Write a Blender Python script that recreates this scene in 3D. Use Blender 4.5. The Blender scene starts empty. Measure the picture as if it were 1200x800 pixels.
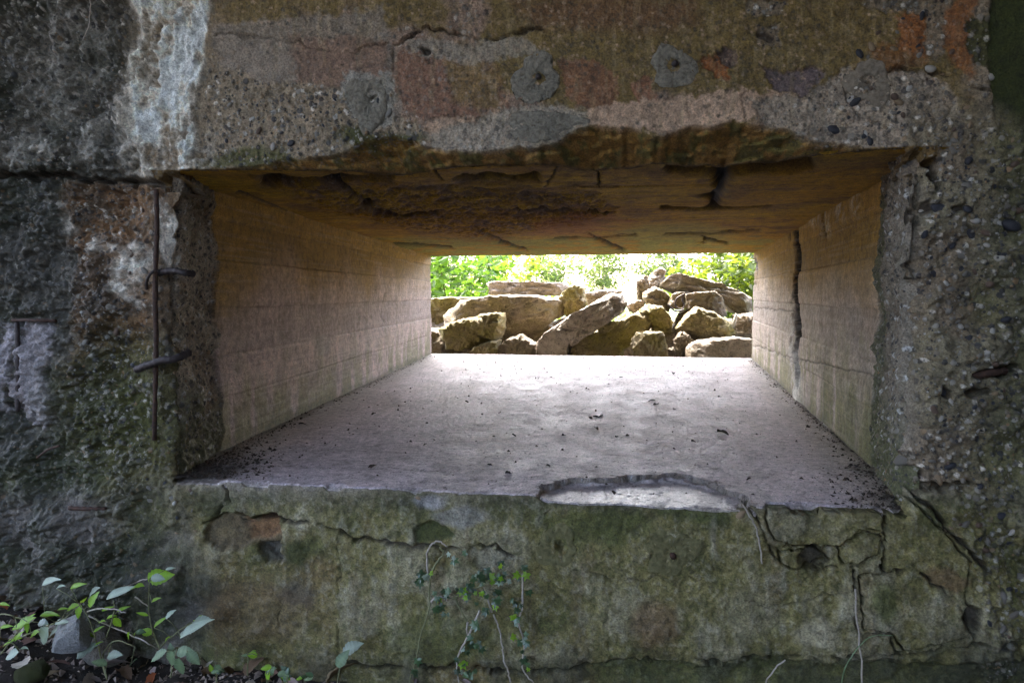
import bpy, math, random
import numpy as np
random.seed(7); RNG = np.random.default_rng(7)
sc = bpy.context.scene
COL = sc.collection

# ------------------------------------------------------------------ camera
FPX, VPX, HOR, CAMH, CAMD = 830.0, 740.0, 345.0, 0.50, 1.72      # photograph is 1200 x 800
yaw = math.atan((VPX - 600) / FPX); pit = math.atan((400 - HOR) / FPX)
cam_d = np.array([-math.sin(yaw) * math.cos(pit), math.cos(yaw) * math.cos(pit), -math.sin(pit)])
cam_r = np.array([math.cos(yaw), math.sin(yaw), 0.0]); cam_u = np.cross(cam_r, cam_d)
cam_p = np.array([0.0, -CAMD, CAMH])
cd = bpy.data.cameras.new("camera"); cam = bpy.data.objects.new("camera", cd); COL.objects.link(cam)
cd.sensor_width = 36.0; cd.lens = 36.0 * FPX / 1200.0; cd.clip_start = 0.05; cd.clip_end = 2000
cam.location = cam_p; cam.rotation_euler = (math.pi / 2 - pit, 0, yaw)
sc.camera = cam

# ------------------------------------------------------------------ sky, sun, exposure
SUN_EL, SUN_AZ = 52.0, 338.0           # azimuth the light comes from, degrees clockwise from +y
world = bpy.data.worlds.new("World"); sc.world = world; world.use_nodes = True
wn = world.node_tree; wn.nodes.clear()
sky = wn.nodes.new('ShaderNodeTexSky'); sky.sky_type = 'NISHITA'; sky.sun_disc = False
sky.sun_elevation = math.radians(SUN_EL); sky.sun_rotation = math.radians(SUN_AZ)
sky.air_density = 0.75; sky.dust_density = 5.0; sky.ozone_density = 0.6; sky.altitude = 50
bgn = wn.nodes.new('ShaderNodeBackground'); bgn.inputs['Strength'].default_value = 0.15
wout = wn.nodes.new('ShaderNodeOutputWorld')
wn.links.new(sky.outputs[0], bgn.inputs[0]); wn.links.new(bgn.outputs[0], wout.inputs[0])
sl = bpy.data.lights.new("sun", 'SUN'); sl.energy = 1.0; sl.angle = math.radians(35); sl.color = (1.0, 0.97, 0.93)
sun = bpy.data.objects.new("sun", sl); COL.objects.link(sun)
az = math.radians(SUN_AZ); el = math.radians(SUN_EL)
to_sun = np.array([math.sin(az) * math.cos(el), math.cos(az) * math.cos(el), math.sin(el)])
from mathutils import Vector, Matrix, Euler
sun.rotation_euler = Vector(to_sun).to_track_quat('Z', 'Y').to_euler()
sun.location = (0, 0, 20)
vs = sc.view_settings; vs.view_transform = 'Standard'; vs.look = 'None'; vs.gamma = 1.0; vs.use_curve_mapping = False
vs.exposure = 4.1
sc.cycles.max_bounces = 10; sc.cycles.diffuse_bounces = 6; sc.cycles.transparent_max_bounces = 8
sc.cycles.use_denoising = True; sc.cycles.sample_clamp_indirect = 8.0

# ------------------------------------------------------------------ pixel <-> place helpers
def ray(px, py): return cam_d + (px - 600) / FPX * cam_r - (py - 400) / FPX * cam_u
def ony(px, py, y): v = ray(px, py); return cam_p + (y - cam_p[1]) / v[1] * v
def onz(px, py, z): v = ray(px, py); return cam_p + (z - cam_p[2]) / v[2] * v
def proj(x, y, z):
    dx, dy, dz = x - cam_p[0], y - cam_p[1], z - cam_p[2]
    Z = np.maximum(dx * cam_d[0] + dy * cam_d[1] + dz * cam_d[2], 0.05)
    X = dx * cam_r[0] + dy * cam_r[1]; Y = dx * cam_u[0] + dy * cam_u[1] + dz * cam_u[2]
    return 600 + FPX * X / Z, 400 - FPX * Y / Z

# ------------------------------------------------------------------ noise
_P = np.random.default_rng(11).permutation(4096).astype(np.int32); _T = np.random.default_rng(12).random(4096).astype(np.float32)
def hsh(i, j, s): return _T[(_P[(i + _P[(s * 131) & 4095]) & 4095] + j * 7 + s * 57) & 4095]
def vn(x, y, s=0):
    i = np.floor(x); j = np.floor(y); fx = x - i; fy = y - j; i = i.astype(np.int32); j = j.astype(np.int32)
    ux = fx * fx * fx * (fx * (fx * 6 - 15) + 10); uy = fy * fy * fy * (fy * (fy * 6 - 15) + 10)
    a = hsh(i, j, s); b = hsh(i + 1, j, s); c = hsh(i, j + 1, s); d = hsh(i + 1, j + 1, s)
    return (a + (b - a) * ux + (c - a) * uy + (a - b - c + d) * ux * uy) * 2 - 1
def fbm(x, y, s=0, o=4, g=0.5):
    r = 0; a = 1.0; n = 0
    for k in range(o):
        ca, sa = math.cos(k * 0.9), math.sin(k * 0.9)
        r = r + a * vn((x * ca - y * sa) * 2 ** k + 17.3 * k, (x * sa + y * ca) * 2 ** k - 9.1 * k, s + k * 31)
        n += a; a *= g
    return r / n * 1.6
def worley(x, y, s=0, jit=0.95):
    i0 = np.floor(x).astype(np.int32); j0 = np.floor(y).astype(np.int32)
    f1 = np.full(x.shape, 9.0); f2 = np.full(x.shape, 9.0); idn = np.zeros(x.shape)
    for di in (-1, 0, 1):
        for dj in (-1, 0, 1):
            i = i0 + di; j = j0 + dj
            qx = i + 0.5 + (hsh(i, j, s) - 0.5) * jit; qy = j + 0.5 + (hsh(i, j, s + 77) - 0.5) * jit
            d = np.hypot(x - qx, y - qy); h = hsh(i, j, s + 155)
            m = d < f1
            f2 = np.where(m, f1, np.minimum(f2, d)); idn = np.where(m, h, idn); f1 = np.where(m, d, f1)
    return f1, f2, idn
def sst(a, b, x):
    t = np.clip((x - a) / (b - a), 0, 1); return t * t * (3 - 2 * t)
def dpoly(px, py, pts, closed=False):
    pts = list(pts)
    if closed: pts = pts + [pts[0]]
    d = np.full(px.shape, 1e9)
    for (x0, y0), (x1, y1) in zip(pts[:-1], pts[1:]):
        ex, ey = x1 - x0, y1 - y0; L = ex * ex + ey * ey + 1e-9
        t = np.clip(((px - x0) * ex + (py - y0) * ey) / L, 0, 1)
        d = np.minimum(d, np.hypot(px - x0 - t * ex, py - y0 - t * ey))
    return d
def inpoly(px, py, pts):
    ins = np.zeros(px.shape, bool); n = len(pts)
    for k in range(n):
        x0, y0 = pts[k]; x1, y1 = pts[(k + 1) % n]
        c = ((y0 > py) != (y1 > py)) & (px < (x1 - x0) * (py - y0) / ((y1 - y0) if y1 != y0 else 1e-9) + x0)
        ins ^= c
    return ins
def sdp(px, py, pts):                    # positive inside
    d = dpoly(px, py, pts, True); return np.where(inpoly(px, py, pts), d, -d)
def pm(px, py, pts, soft=6): return sst(-soft, soft, sdp(px, py, pts))
def em(px, py, cx, cy, rx, ry, soft=0.35):
    return 1 - sst(1 - soft, 1 + soft, np.hypot((px - cx) / rx, (py - cy) / ry))

# ------------------------------------------------------------------ mesh helpers
def link(o, parent=None):
    COL.objects.link(o)
    if parent is not None: o.parent = parent
    return o
def tag(o, label=None, cat=None, group=None, kind=None):
    if label: o['label'] = label
    if cat: o['category'] = cat
    if group: o['group'] = group
    if kind: o['kind'] = kind
    return o
def empty(name, loc=(0, 0, 0)):
    o = bpy.data.objects.new(name, None); o.location = loc; o.empty_display_size = 0.1
    return link(o)
def mesh_np(name, co, faces, mat, parent=None, smooth=True, attrs=None, loc=None):
    """faces: (n,3) or (n,4) int array"""
    me = bpy.data.meshes.new(name); co = np.asarray(co, np.float32); faces = np.asarray(faces, np.int32)
    n, k = faces.shape
    me.vertices.add(len(co)); me.vertices.foreach_set('co', co.ravel())
    me.loops.add(n * k); me.loops.foreach_set('vertex_index', faces.ravel())
    me.polygons.add(n); me.polygons.foreach_set('loop_start', np.arange(0, n * k, k, dtype=np.int32))
    me.polygons.foreach_set('loop_total', np.full(n, k, np.int32))
    me.polygons.foreach_set('use_smooth', np.full(n, smooth, bool))
    me.update(calc_edges=True)
    for an, av in (attrs or {}).items():
        if av.ndim == 2:
            a = me.attributes.new(an, 'FLOAT_COLOR', 'POINT')
            c = np.ones((len(co), 4), np.float32); c[:, :3] = av; a.data.foreach_set('color', c.ravel())
        else:
            a = me.attributes.new(an, 'FLOAT', 'POINT'); a.data.foreach_set('value', av.astype(np.float32).ravel())
    if mat: me.materials.append(mat)
    o = bpy.data.objects.new(name, me); link(o, parent)
    if loc is not None: o.location = loc
    return o
def mesh_py(name, verts, faces, mat, parent=None, smooth=False):
    me = bpy.data.meshes.new(name); me.from_pydata([tuple(v) for v in verts], [], faces); me.update()
    if smooth: me.polygons.foreach_set('use_smooth', np.ones(len(me.polygons), bool))
    if mat: me.materials.append(mat)
    return link(bpy.data.objects.new(name, me), parent)
def inst(name, me, parent=None, loc=(0, 0, 0), rot=None, scale=1.0, mw=None):
    o = bpy.data.objects.new(name, me); link(o, parent)
    if mw is not None: o.matrix_local = mw
    else:
        o.location = loc
        if rot is not None: o.rotation_euler = rot
        o.scale = scale if hasattr(scale, '__len__') else (scale,) * 3
    return o
def box(name, x0, x1, y0, y1, z0, z1, mat, parent=None):
    v = [(x, y, z) for x in (x0, x1) for y in (y0, y1) for z in (z0, z1)]
    f = [(0, 1, 3, 2), (4, 6, 7, 5), (0, 4, 5, 1), (2, 3, 7, 6), (0, 2, 6, 4), (1, 5, 7, 3)]
    return mesh_py(name, v, f, mat, parent)
def tube_vf(pts, radii, n=6):
    pts = [np.asarray(p, float) for p in pts]; V = []; Fc = []
    up = np.array([0.3, 0.2, 0.93])
    for k, p in enumerate(pts):
        t = pts[min(k + 1, len(pts) - 1)] - pts[max(k - 1, 0)]; t /= np.linalg.norm(t) + 1e-9
        a = np.cross(t, up); a /= np.linalg.norm(a) + 1e-9; b = np.cross(t, a)
        r = radii[k] if hasattr(radii, '__len__') else radii
        for q in range(n):
            an = 2 * math.pi * q / n; V.append(p + r * (math.cos(an) * a + math.sin(an) * b))
    for k in range(len(pts) - 1):
        for q in range(n):
            Fc.append((k * n + q, k * n + (q + 1) % n, (k + 1) * n + (q + 1) % n, (k + 1) * n + q))
    Fc.append(tuple(range(n - 1, -1, -1))); Fc.append(tuple(range((len(pts) - 1) * n, len(pts) * n)))
    return V, Fc
def tube(name, pts, radii, mat, parent=None, n=6):
    V, Fc = tube_vf(pts, radii, n); return mesh_py(name, V, Fc, mat, parent, smooth=True)
def smooth_line(pts, m=6, jit=0.0):
    pts = [np.asarray(p, float) for p in pts]
    P = [2 * pts[0] - pts[1]] + pts + [2 * pts[-1] - pts[-2]]; out = []
    for k in range(1, len(P) - 2):
        for t in np.linspace(0, 1, m, endpoint=False):
            a, b, c, d = P[k - 1], P[k], P[k + 1], P[k + 2]
            out.append(0.5 * ((2 * b) + (c - a) * t + (2 * a - 5 * b + 4 * c - d) * t * t + (3 * b - a - 3 * c + d) * t ** 3)
                       + RNG.normal(0, jit + 1e-9, 3))
    out.append(pts[-1]); return out
def axis(fine0, fine1, step, lo, hi, grow=1.25, mx=0.25):
    c = list(np.arange(fine0, fine1 + step * 0.5, step)); s = step; x = c[-1]
    while x < hi: s = min(s * grow, mx); x += s; c.append(x)
    s = step; x = c[0]; pre = []
    while x > lo: s = min(s * grow, mx); x -= s; pre.append(x)
    return np.array(pre[::-1] + c)
def grid_faces(nu, nv, keep=None, flip=False):
    idx = np.arange(nu * nv).reshape(nv, nu)
    q = np.stack([idx[:-1, :-1], idx[:-1, 1:], idx[1:, 1:], idx[1:, :-1]], -1).reshape(-1, 4)
    if keep is not None: q = q[keep.reshape(-1)]
    return q[:, ::-1] if flip else q
def compact(co, faces, attrs):
    used = np.unique(faces); remap = np.full(len(co), -1, np.int64); remap[used] = np.arange(len(used))
    return co[used], remap[faces], {k: v[used] for k, v in attrs.items()}

# ------------------------------------------------------------------ materials
def newmat(name):
    m = bpy.data.materials.new(name); m.use_nodes = True; nt = m.node_tree; nt.nodes.clear()
    out = nt.nodes.new('ShaderNodeOutputMaterial'); b = nt.nodes.new('ShaderNodeBsdfPrincipled')
    nt.links.new(b.outputs[0], out.inputs[0]); return m, nt, b, out
def node(nt, t, **kw):
    n = nt.nodes.new(t)
    for k, v in kw.items():
        if k.startswith('i_'): n.inputs[k[2:].replace('_', ' ')].default_value = v
        else: setattr(n, k, v)
    return n
def ramp(nt, fac, stops, interp='LINEAR'):
    r = nt.nodes.new('ShaderNodeValToRGB'); cr = r.color_ramp; cr.interpolation = interp
    while len(cr.elements) < len(stops): cr.elements.new(0.5)
    for e, (p, c) in zip(cr.elements, stops): e.position = p; e.color = (*c, 1) if len(c) == 3 else c
    nt.links.new(fac, r.inputs[0]); return r
def mixc(nt, fac, a, b, mode='MIX'):
    m = nt.nodes.new('ShaderNodeMix'); m.data_type = 'RGBA'; m.blend_type = mode
    if hasattr(fac, 'is_output'): nt.links.new(fac, m.inputs[0])
    else: m.inputs[0].default_value = fac
    for s, v in ((m.inputs[6], a), (m.inputs[7], b)):
        if hasattr(v, 'is_output'): nt.links.new(v, s)
        else: s.default_value = (*v, 1)
    return m.outputs[2]
def mth(nt, op, a, b=0.0, c=None):
    m = nt.nodes.new('ShaderNodeMath'); m.operation = op
    for s, v in zip(m.inputs, (a, b, c)):
        if v is None: continue
        if hasattr(v, 'is_output'): nt.links.new(v, s)
        else: s.default_value = v
    return m.outputs[0]

def concrete_material():
    m, nt, b, out = newmat("concrete")
    tc = node(nt, 'ShaderNodeTexCoord'); ob = tc.outputs['Object']
    ac = node(nt, 'ShaderNodeAttribute', attribute_name='Col'); ag = node(nt, 'ShaderNodeAttribute', attribute_name='agg')
    rg = node(nt, 'ShaderNodeAttribute', attribute_name='rgh')
    def noise(scale, detail=4, rough=0.6):
        n = node(nt, 'ShaderNodeTexNoise'); n.inputs['Scale'].default_value = scale; n.inputs['Detail'].default_value = detail
        n.inputs['Roughness'].default_value = rough; nt.links.new(ob, n.inputs['Vector']); return n.outputs[0]
    n1 = noise(38, 6, .65); n2 = noise(210, 3, .7); n3 = noise(9, 5, .6)
    g1 = ramp(nt, n1, [(0.30, (.52, .52, .52)), (0.5, (1, 1, 1)), (0.72, (1.4, 1.4, 1.4))]).outputs[0]
    g2 = ramp(nt, n2, [(0.28, (.42, .42, .42)), (0.5, (1, 1, 1)), (0.75, (1.6, 1.6, 1.6))]).outputs[0]
    g3 = ramp(nt, n3, [(0.3, (.82, .82, .80)), (0.7, (1.15, 1.14, 1.13))]).outputs[0]
    c = mixc(nt, 1, ac.outputs['Color'], g1, 'MULTIPLY'); c = mixc(nt, 1, c, g2, 'MULTIPLY'); c = mixc(nt, 1, c, g3, 'MULTIPLY')
    # aggregate: two sizes of stones in the broken concrete
    hts = []
    for scale, thr, seed in ((62, .55, 0), (125, .5, 3)):
        v = node(nt, 'ShaderNodeTexVoronoi'); v.inputs['Scale'].default_value = scale; v.inputs['Randomness'].default_value = 1
        mp = node(nt, 'ShaderNodeMapping'); mp.inputs['Location'].default_value = (seed, seed * 2.1, seed * .7)
        nt.links.new(ob, mp.inputs[0]); nt.links.new(mp.outputs[0], v.inputs['Vector'])
        sp = node(nt, 'ShaderNodeSeparateColor'); nt.links.new(v.outputs['Color'], sp.inputs[0])
        on = mth(nt, 'GREATER_THAN', sp.outputs[0], thr)
        d = mth(nt, 'DIVIDE', v.outputs['Distance'], mth(nt, 'MULTIPLY_ADD', sp.outputs[2], .35, .22))
        inside = ramp(nt, d, [(0.82, (1, 1, 1)), (1.0, (0, 0, 0))]).outputs[0]
        msk = mth(nt, 'MULTIPLY', mth(nt, 'MULTIPLY', inside, on), ag.outputs['Fac'])
        pc = ramp(nt, sp.outputs[1], [(0, (.035, .035, .042)), (.16, (.09, .085, .08)), (.3, (.2, .17, .13)), (.5, (.27, .25, .21)),
                                      (.68, (.16, .14, .12)), (.8, (.34, .31, .26)), (.92, (.3, .19, .1)), (.97, (.45, .42, .37))], 'CONSTANT').outputs[0]
        c = mixc(nt, mth(nt, 'MULTIPLY', msk, .85), c, pc)
        dome = mth(nt, 'MULTIPLY', mth(nt, 'SUBTRACT', 1.0, mth(nt, 'POWER', mth(nt, 'MINIMUM', d, 1.0), 2)), mth(nt, 'MULTIPLY', on, ag.outputs['Fac']))
        hts.append(mth(nt, 'MULTIPLY', dome, .0045 if scale < 100 else .0022))
    nt.links.new(c, b.inputs['Base Color'])
    hh = mth(nt, 'ADD', hts[0], hts[1])
    hh = mth(nt, 'ADD', hh, mth(nt, 'MULTIPLY', n2, .003)); hh = mth(nt, 'ADD', hh, mth(nt, 'MULTIPLY', n1, .006))
    bp = node(nt, 'ShaderNodeBump'); bp.inputs['Strength'].default_value = .8; bp.inputs['Distance'].default_value = 1.0
    nt.links.new(hh, bp.inputs['Height']); nt.links.new(bp.outputs[0], b.inputs['Normal'])
    rr = mth(nt, 'ADD', rg.outputs['Fac'], mth(nt, 'MULTIPLY', mth(nt, 'SUBTRACT', n1, .5), .35))
    nt.links.new(rr, b.inputs['Roughness']); b.inputs['Specular IOR Level'].default_value = .5
    return m
M_CON = concrete_material()

def simple(name, col, rough=.8, var=.3, scale=40, bump=.002, spec=.4, metal=0.0, col2=None, objrand=0.0):
    m, nt, b, out = newmat(name); tc = node(nt, 'ShaderNodeTexCoord')
    n = node(nt, 'ShaderNodeTexNoise'); n.inputs['Scale'].default_value = scale; n.inputs['Detail'].default_value = 6
    n.inputs['Roughness'].default_value = .65; nt.links.new(tc.outputs['Object'], n.inputs['Vector'])
    c2 = col2 or tuple(x * (1 - var) for x in col); c1 = tuple(min(1, x * (1 + var)) for x in col)
    r = ramp(nt, n.outputs[0], [(.3, c2), (.7, c1)]).outputs[0]
    if objrand:
        oi = node(nt, 'ShaderNodeObjectInfo'); k = mth(nt, 'MULTIPLY_ADD', oi.outputs['Random'], 2 * objrand, 1 - objrand)
        hs = node(nt, 'ShaderNodeHueSaturation'); nt.links.new(k, hs.inputs['Value']); nt.links.new(r, hs.inputs['Color'])
        nt.links.new(mth(nt, 'MULTIPLY_ADD', oi.outputs['Random'], .06, .47), hs.inputs['Hue']); r = hs.outputs[0]
    nt.links.new(r, b.inputs['Base Color']); b.inputs['Roughness'].default_value = rough
    b.inputs['Specular IOR Level'].default_value = spec; b.inputs['Metallic'].default_value = metal
    if bump:
        bp = node(nt, 'ShaderNodeBump'); bp.inputs['Distance'].default_value = bump; bp.inputs['Strength'].default_value = 1
        nt.links.new(n.outputs[0], bp.inputs['Height']); nt.links.new(bp.outputs[0], b.inputs['Normal'])
    return m
def leafmat(name, col, rough=.45, trans=.45, tcol=None, rnd=.25, spec=.5):
    m, nt, b, out = newmat(name); tc = node(nt, 'ShaderNodeTexCoord')
    n = node(nt, 'ShaderNodeTexNoise'); n.inputs['Scale'].default_value = 45; nt.links.new(tc.outputs['Object'], n.inputs['Vector'])
    oi = node(nt, 'ShaderNodeObjectInfo'); at = node(nt, 'ShaderNodeAttribute', attribute_name='lv')
    k = mth(nt, 'MULTIPLY_ADD', oi.outputs['Random'], 2 * rnd, 1 - rnd)
    k = mth(nt, 'ADD', k, at.outputs['Fac'])
    r = ramp(nt, n.outputs[0], [(.3, tuple(x * .75 for x in col)), (.7, tuple(x * 1.2 for x in col))]).outputs[0]
    hs = node(nt, 'ShaderNodeHueSaturation'); nt.links.new(k, hs.inputs['Value']); nt.links.new(r, hs.inputs['Color'])
    nt.links.new(hs.outputs[0], b.inputs['Base Color']); b.inputs['Roughness'].default_value = rough
    b.inputs['Specular IOR Level'].default_value = spec
    tr = node(nt, 'ShaderNodeBsdfTranslucent')
    tcl = tcol or tuple(min(1, x * 1.7) for x in col); hs2 = node(nt, 'ShaderNodeHueSaturation'); hs2.inputs['Color'].default_value = (*tcl, 1)
    nt.links.new(k, hs2.inputs['Value']); nt.links.new(hs2.outputs[0], tr.inputs[0])
    mx = node(nt, 'ShaderNodeMixShader'); mx.inputs[0].default_value = trans
    nt.links.new(b.outputs[0], mx.inputs[1]); nt.links.new(tr.outputs[0], mx.inputs[2]); nt.links.new(mx.outputs[0], out.inputs[0])
    return m
M_RUST = simple("rusted_steel", (.07, .035, .022), .75, .5, 120, .002, .4, .2, col2=(.025, .018, .016))
M_STEELDARK = simple("dark_corroded_steel", (.06, .045, .042), .6, .4, 150, .0015, .5, .3)
M_MORTAR = simple("grey_mortar", (.27, .24, .185), .9, .45, 110, .010, .3)
M_CORE = simple("plain_concrete", (.22, .2, .17), .9, .25, 12, .01, .3)
M_PEB = [simple("flint_pebble", (.035, .035, .042), .45, .4, 60, .001), simple("grey_pebble", (.2, .18, .15), .6, .3, 60, .001),
         simple("white_quartz_pebble", (.42, .39, .34), .5, .2, 60, .001), simple("tan_pebble", (.28, .2, .12), .6, .3, 60, .001),
         simple("brown_pebble", (.13, .085, .06), .6, .3, 60, .001)]

# ================================================================== THE BUNKER
bunker = empty('bunker', (0, 0, -0.5))
tag(bunker, 'weathered concrete bunker wall pierced by a wide rectangular embrasure', 'bunker')
BK = bunker
def to_bk(co): c = np.array(co, float); c[..., 2] += 0.5; return c      # children live 0.5 m above the Empty
ZC, YF = 0.822, 4.06              # embrasure ceiling height, outer end
XL0, XR0 = -1.255, 0.665          # opening at the inner face
XL1, XR1 = -1.665, 0.935          # opening at the outer end
c_ = lambda *v: np.array(v, float)
OLIVE = c_(.155, .12, .05); REDBR = c_(.20, .105, .068); PINK = c_(.37, .285, .22); GREY = c_(.30, .285, .25)
AGGR = c_(.25, .215, .165); MOSS = c_(.095, .105, .035); DGREEN = c_(.04, .05, .016); WHITE = c_(.72, .72, .69)
DAMP = c_(.06, .058, .05); LOWER = c_(.185, .168, .072); LOWGREY = c_(.29, .27, .19); BROWN = c_(.14, .09, .05); ORANGE = c_(.30, .13, .045)
DIRT_SHADE = c_(.045, .035, .028)  # dirt in cracks and joints, also shade painted into slits and holes
def pxbox(pts, pad):
    a = np.array(pts, float); x0, y0 = a.min(0) - pad; x1, y1 = a.max(0) + pad
    q = [ony(a_, b_, 0) for a_ in (x0, x1) for b_ in (y0, y1)]
    xs = [p[0] for p in q]; zs = [p[2] for p in q]
    i0, i1 = np.searchsorted(U, min(xs)), np.searchsorted(U, max(xs)); j0, j1 = np.searchsorted(V, min(zs)), np.searchsorted(V, max(zs))
    return np.s_[max(j0 - 1, 0):j1 + 1, max(i0 - 1, 0):i1 + 1]
class Layer:
    def __init__(s, shape, base): s.c = np.broadcast_to(base, shape + (3,)).astype(float).copy()
    def lay(s, m, col, b=np.s_[:]): v = s.c[b]; v += (col - v) * np.clip(m, 0, 1)[..., None]

# ---------------- wall face: a relief of the inner face
U = axis(-1.86, 0.93, 0.003, -4.2, 3.4); V = axis(-0.62, 1.30, 0.003, -1.2, 2.0)
X, Z = np.meshgrid(U, V); nu, nv = len(U), len(V)
PX, PY = proj(X, np.zeros_like(X), Z)
wx = PX + 11 * fbm(PX / 45, PY / 45, 1, 4) + 0; wy = PY + 11 * fbm(PX / 45, PY / 45, 9, 4)
sx = PX + 4 * fbm(PX / 14, PY / 14, 5, 3); sy = PY + 4 * fbm(PX / 14, PY / 14, 6, 3)
N40 = fbm(PX / 60, PY / 60, 21, 5); N15 = fbm(PX / 18, PY / 18, 22, 5); N150 = fbm(PX / 170, PY / 170, 23, 5)
NV = fbm(PX / 9, PY / 90, 24, 5)                        # vertical streaks
GRX = 3.5 * fbm(PX / 5, PY / 5, 25, 3); GRY = 3.5 * fbm(PX / 5, PY / 5, 26, 3); NF = fbm(PX / 4.5, PY / 4.5, 28, 3)
# zones
upper = 1 - sst(196, 214, wy)                           # lintel band
lower = sst(566, 590, sy + np.clip((PX - 1050) * .0, 0, 1))
zL = (1 - sst(135, 175, wx))                            # rough far left
zLmid = sst(70, 95, wx) * (1 - sst(235, 245, PX)) * sst(208, 222, PY) * (1 - sst(520, 560, wy))
zR = sst(1060, 1085, wx) * sst(95, 165, wy + (1130 - PX) * .1) * (1 - lower * (1 - sst(1120, 1150, wx - (PY - 640) * .1)))
strip = sst(1158, 1166, sx) * (1 - sst(95, 150, wy - (PX - 1160) * .5))
paint = upper * sst(240, 330, wx + 40 * N40) * (1 - sst(1125, 1150, wx))
L = Layer(X.shape, GREY * .8)
agg = np.full(X.shape, .25); H = np.zeros_like(X); rgh = np.full(X.shape, .85)
# --- upper painted band
L.lay(upper, AGGR * .9); agg += upper * .35
pm_ol = paint * sst(-.1, .15, N40 * .35 + .55 * sst(560, 700, wx) + .25 * (1 - sst(50, 105, wy)) - .35 * sst(95, 118, wy) - .15)
L.lay(paint * .9, GREY * .8 * .5 + REDBR * .5)
L.lay(pm_ol, OLIVE * 1.0); agg -= pm_ol * .5
def patch(pts, col, soft=4, h=0.0, a=None, w=1.0, r=None):
    b = pxbox(pts, 40); m = pm(wx[b] * .45 + sx[b] * .55 + GRX[b], wy[b] * .45 + sy[b] * .55 + GRY[b], pts, soft * .45) * w
    L.lay(m, col, b); H[b] += m * h
    if a is not None: agg[b] += (a - agg[b]) * m
    if r is not None: rgh[b] += (r - rgh[b]) * m
    return m, b
patch([(250, 30), (450, 10), (470, 130), (380, 150), (300, 120), (262, 90)], GREY * .62 + REDBR * .15, 8, 0, .3, .9)
patch([(335, 40), (450, 50), (455, 110), (350, 105)], REDBR * .9, 10, .002, .15, .5)
patch([(462, 62), (520, 66), (585, 62), (600, 120), (540, 138), (500, 140), (465, 118)], REDBR * .95, 5, .002, .2, .65)
patch([(520, 70), (590, 75), (590, 125), (530, 120)], OLIVE * 1.1, 12, 0, .2, .7)
patch([(655, 72), (695, 70), (722, 88), (722, 128), (700, 134), (665, 118)], REDBR * 1.0, 4, -.001, .1, .75)
patch([(740, 95), (762, 90), (775, 118), (765, 132), (748, 125)], REDBR * 1.05, 4, -.001, .1, .9)
patch([(600, 0), (820, 0), (810, 30), (700, 40), (620, 25)], REDBR * .75, 25, 0, None, .55)
patch([(470, 45), (560, 52), (620, 40), (640, 60), (560, 75), (480, 62)], GREY * .85, 6, -.002, .3, .8)
patch([(500, 148), (515, 140), (570, 135), (590, 118), (560, 170), (510, 172)], PINK * .95, 4, -.004, .2, 1)
patch([(690, 128), (730, 118), (780, 115), (860, 105), (930, 108), (935, 140), (870, 142), (800, 158), (740, 155), (690, 150)], PINK * 1.0, 4, -.003, .15, 1)
patch([(500, 160), (600, 120), (690, 130), (690, 165), (610, 182), (510, 182)], GREY * .95, 7, -.003, .55, .85)
patch([(870, 115), (945, 108), (990, 80), (1060, 82), (1110, 95), (1130, 140), (1110, 185), (960, 180), (900, 150)], GREY * .9 * .7 + PINK * .25, 6, -.006, .75, 1)
patch([(892, 80), (970, 80), (945, 107), (905, 106)], c_(.14, .115, .12), 3, -.009, .1, 1)
patch([(818, 72), (845, 62), (858, 72), (852, 95), (838, 92)], ORANGE * .8, 3, -.006, .1, 1)
patch([(835, 60), (860, 62), (858, 80), (838, 74)], c_(.12, .09, .08), 3, -.008, .2, 1)
patch([(885, 30), (915, 28), (916, 55), (890, 56)], AGGR * .75, 4, -.006, 1, 1)
patch([(875, 0), (920, 0), (918, 16), (878, 15)], AGGR * .8, 4, -.005, 1, 1)
patch([(1010, 0), (1120, 0), (1125, 30), (1105, 75), (1090, 70), (1085, 20), (1020, 12)], AGGR * .72, 5, -.007, 1, 1)
patch([(1052, 22), (1088, 18), (1092, 78), (1058, 58)], ORANGE * .85, 7, 0, .1, .9)
patch([(1022, 48), (1060, 50), (1088, 80), (1030, 82)], ORANGE * .7, 9, 0, .1, .6)
patch([(1118, 0), (1145, 0), (1140, 95), (1120, 80), (1112, 40)], ORANGE * .75, 7, 0, .2, .8)
patch([(1135, 22), (1178, 20), (1180, 80), (1140, 70)], MOSS * .6, 6, -.004, .8, .9)
patch([(250, 85), (420, 110), (500, 150), (490, 175), (330, 195), (235, 200), (240, 120)], AGGR * .95, 9, -.004, 1, 1)
patch([(405, 90), (460, 85), (462, 140), (430, 150), (405, 135)], c_(.26, .265, .25), 5, -.002, .25, .9)
# broken flakes: ledges where the paint layer has come off
JX = PX + 3.6 * fbm(PX / 13, PY / 13, 41, 3); JY = PY + 3.6 * fbm(PX / 13, PY / 13, 43, 3); JW = 1 + .75 * fbm(PX / 22, PY / 22, 47, 3)
def crack(pts, w=2.0, d=0.02, col=DIRT_SHADE, dark=.8):
    b = pxbox(pts, 22); dd = dpoly(JX[b], JY[b], pts); wv = np.maximum(w * .72 * JW[b], .5)
    k = np.exp(-(dd / wv) ** 4) * sst(.3, 1.0, JW[b]); H[b] -= k * d; L.lay(k * dark, col, b); agg[b] -= k * .5
    k2 = np.exp(-(dd / (wv * 3.5)) ** 2); H[b] -= k2 * d * .03
crack([(462, 52), (485, 42), (500, 30), (530, 38), (560, 45), (585, 48), (610, 38), (640, 35)], 2.2, .016)
crack([(460, 50), (462, 100), (462, 140)], 1.3, .006, dark=.5)
crack([(250, 40), (320, 45), (400, 62), (440, 55), (462, 52)], 1.4, .006, dark=.5)
crack([(872, 110), (874, 140)], 1.2, .006, dark=.6)
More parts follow.
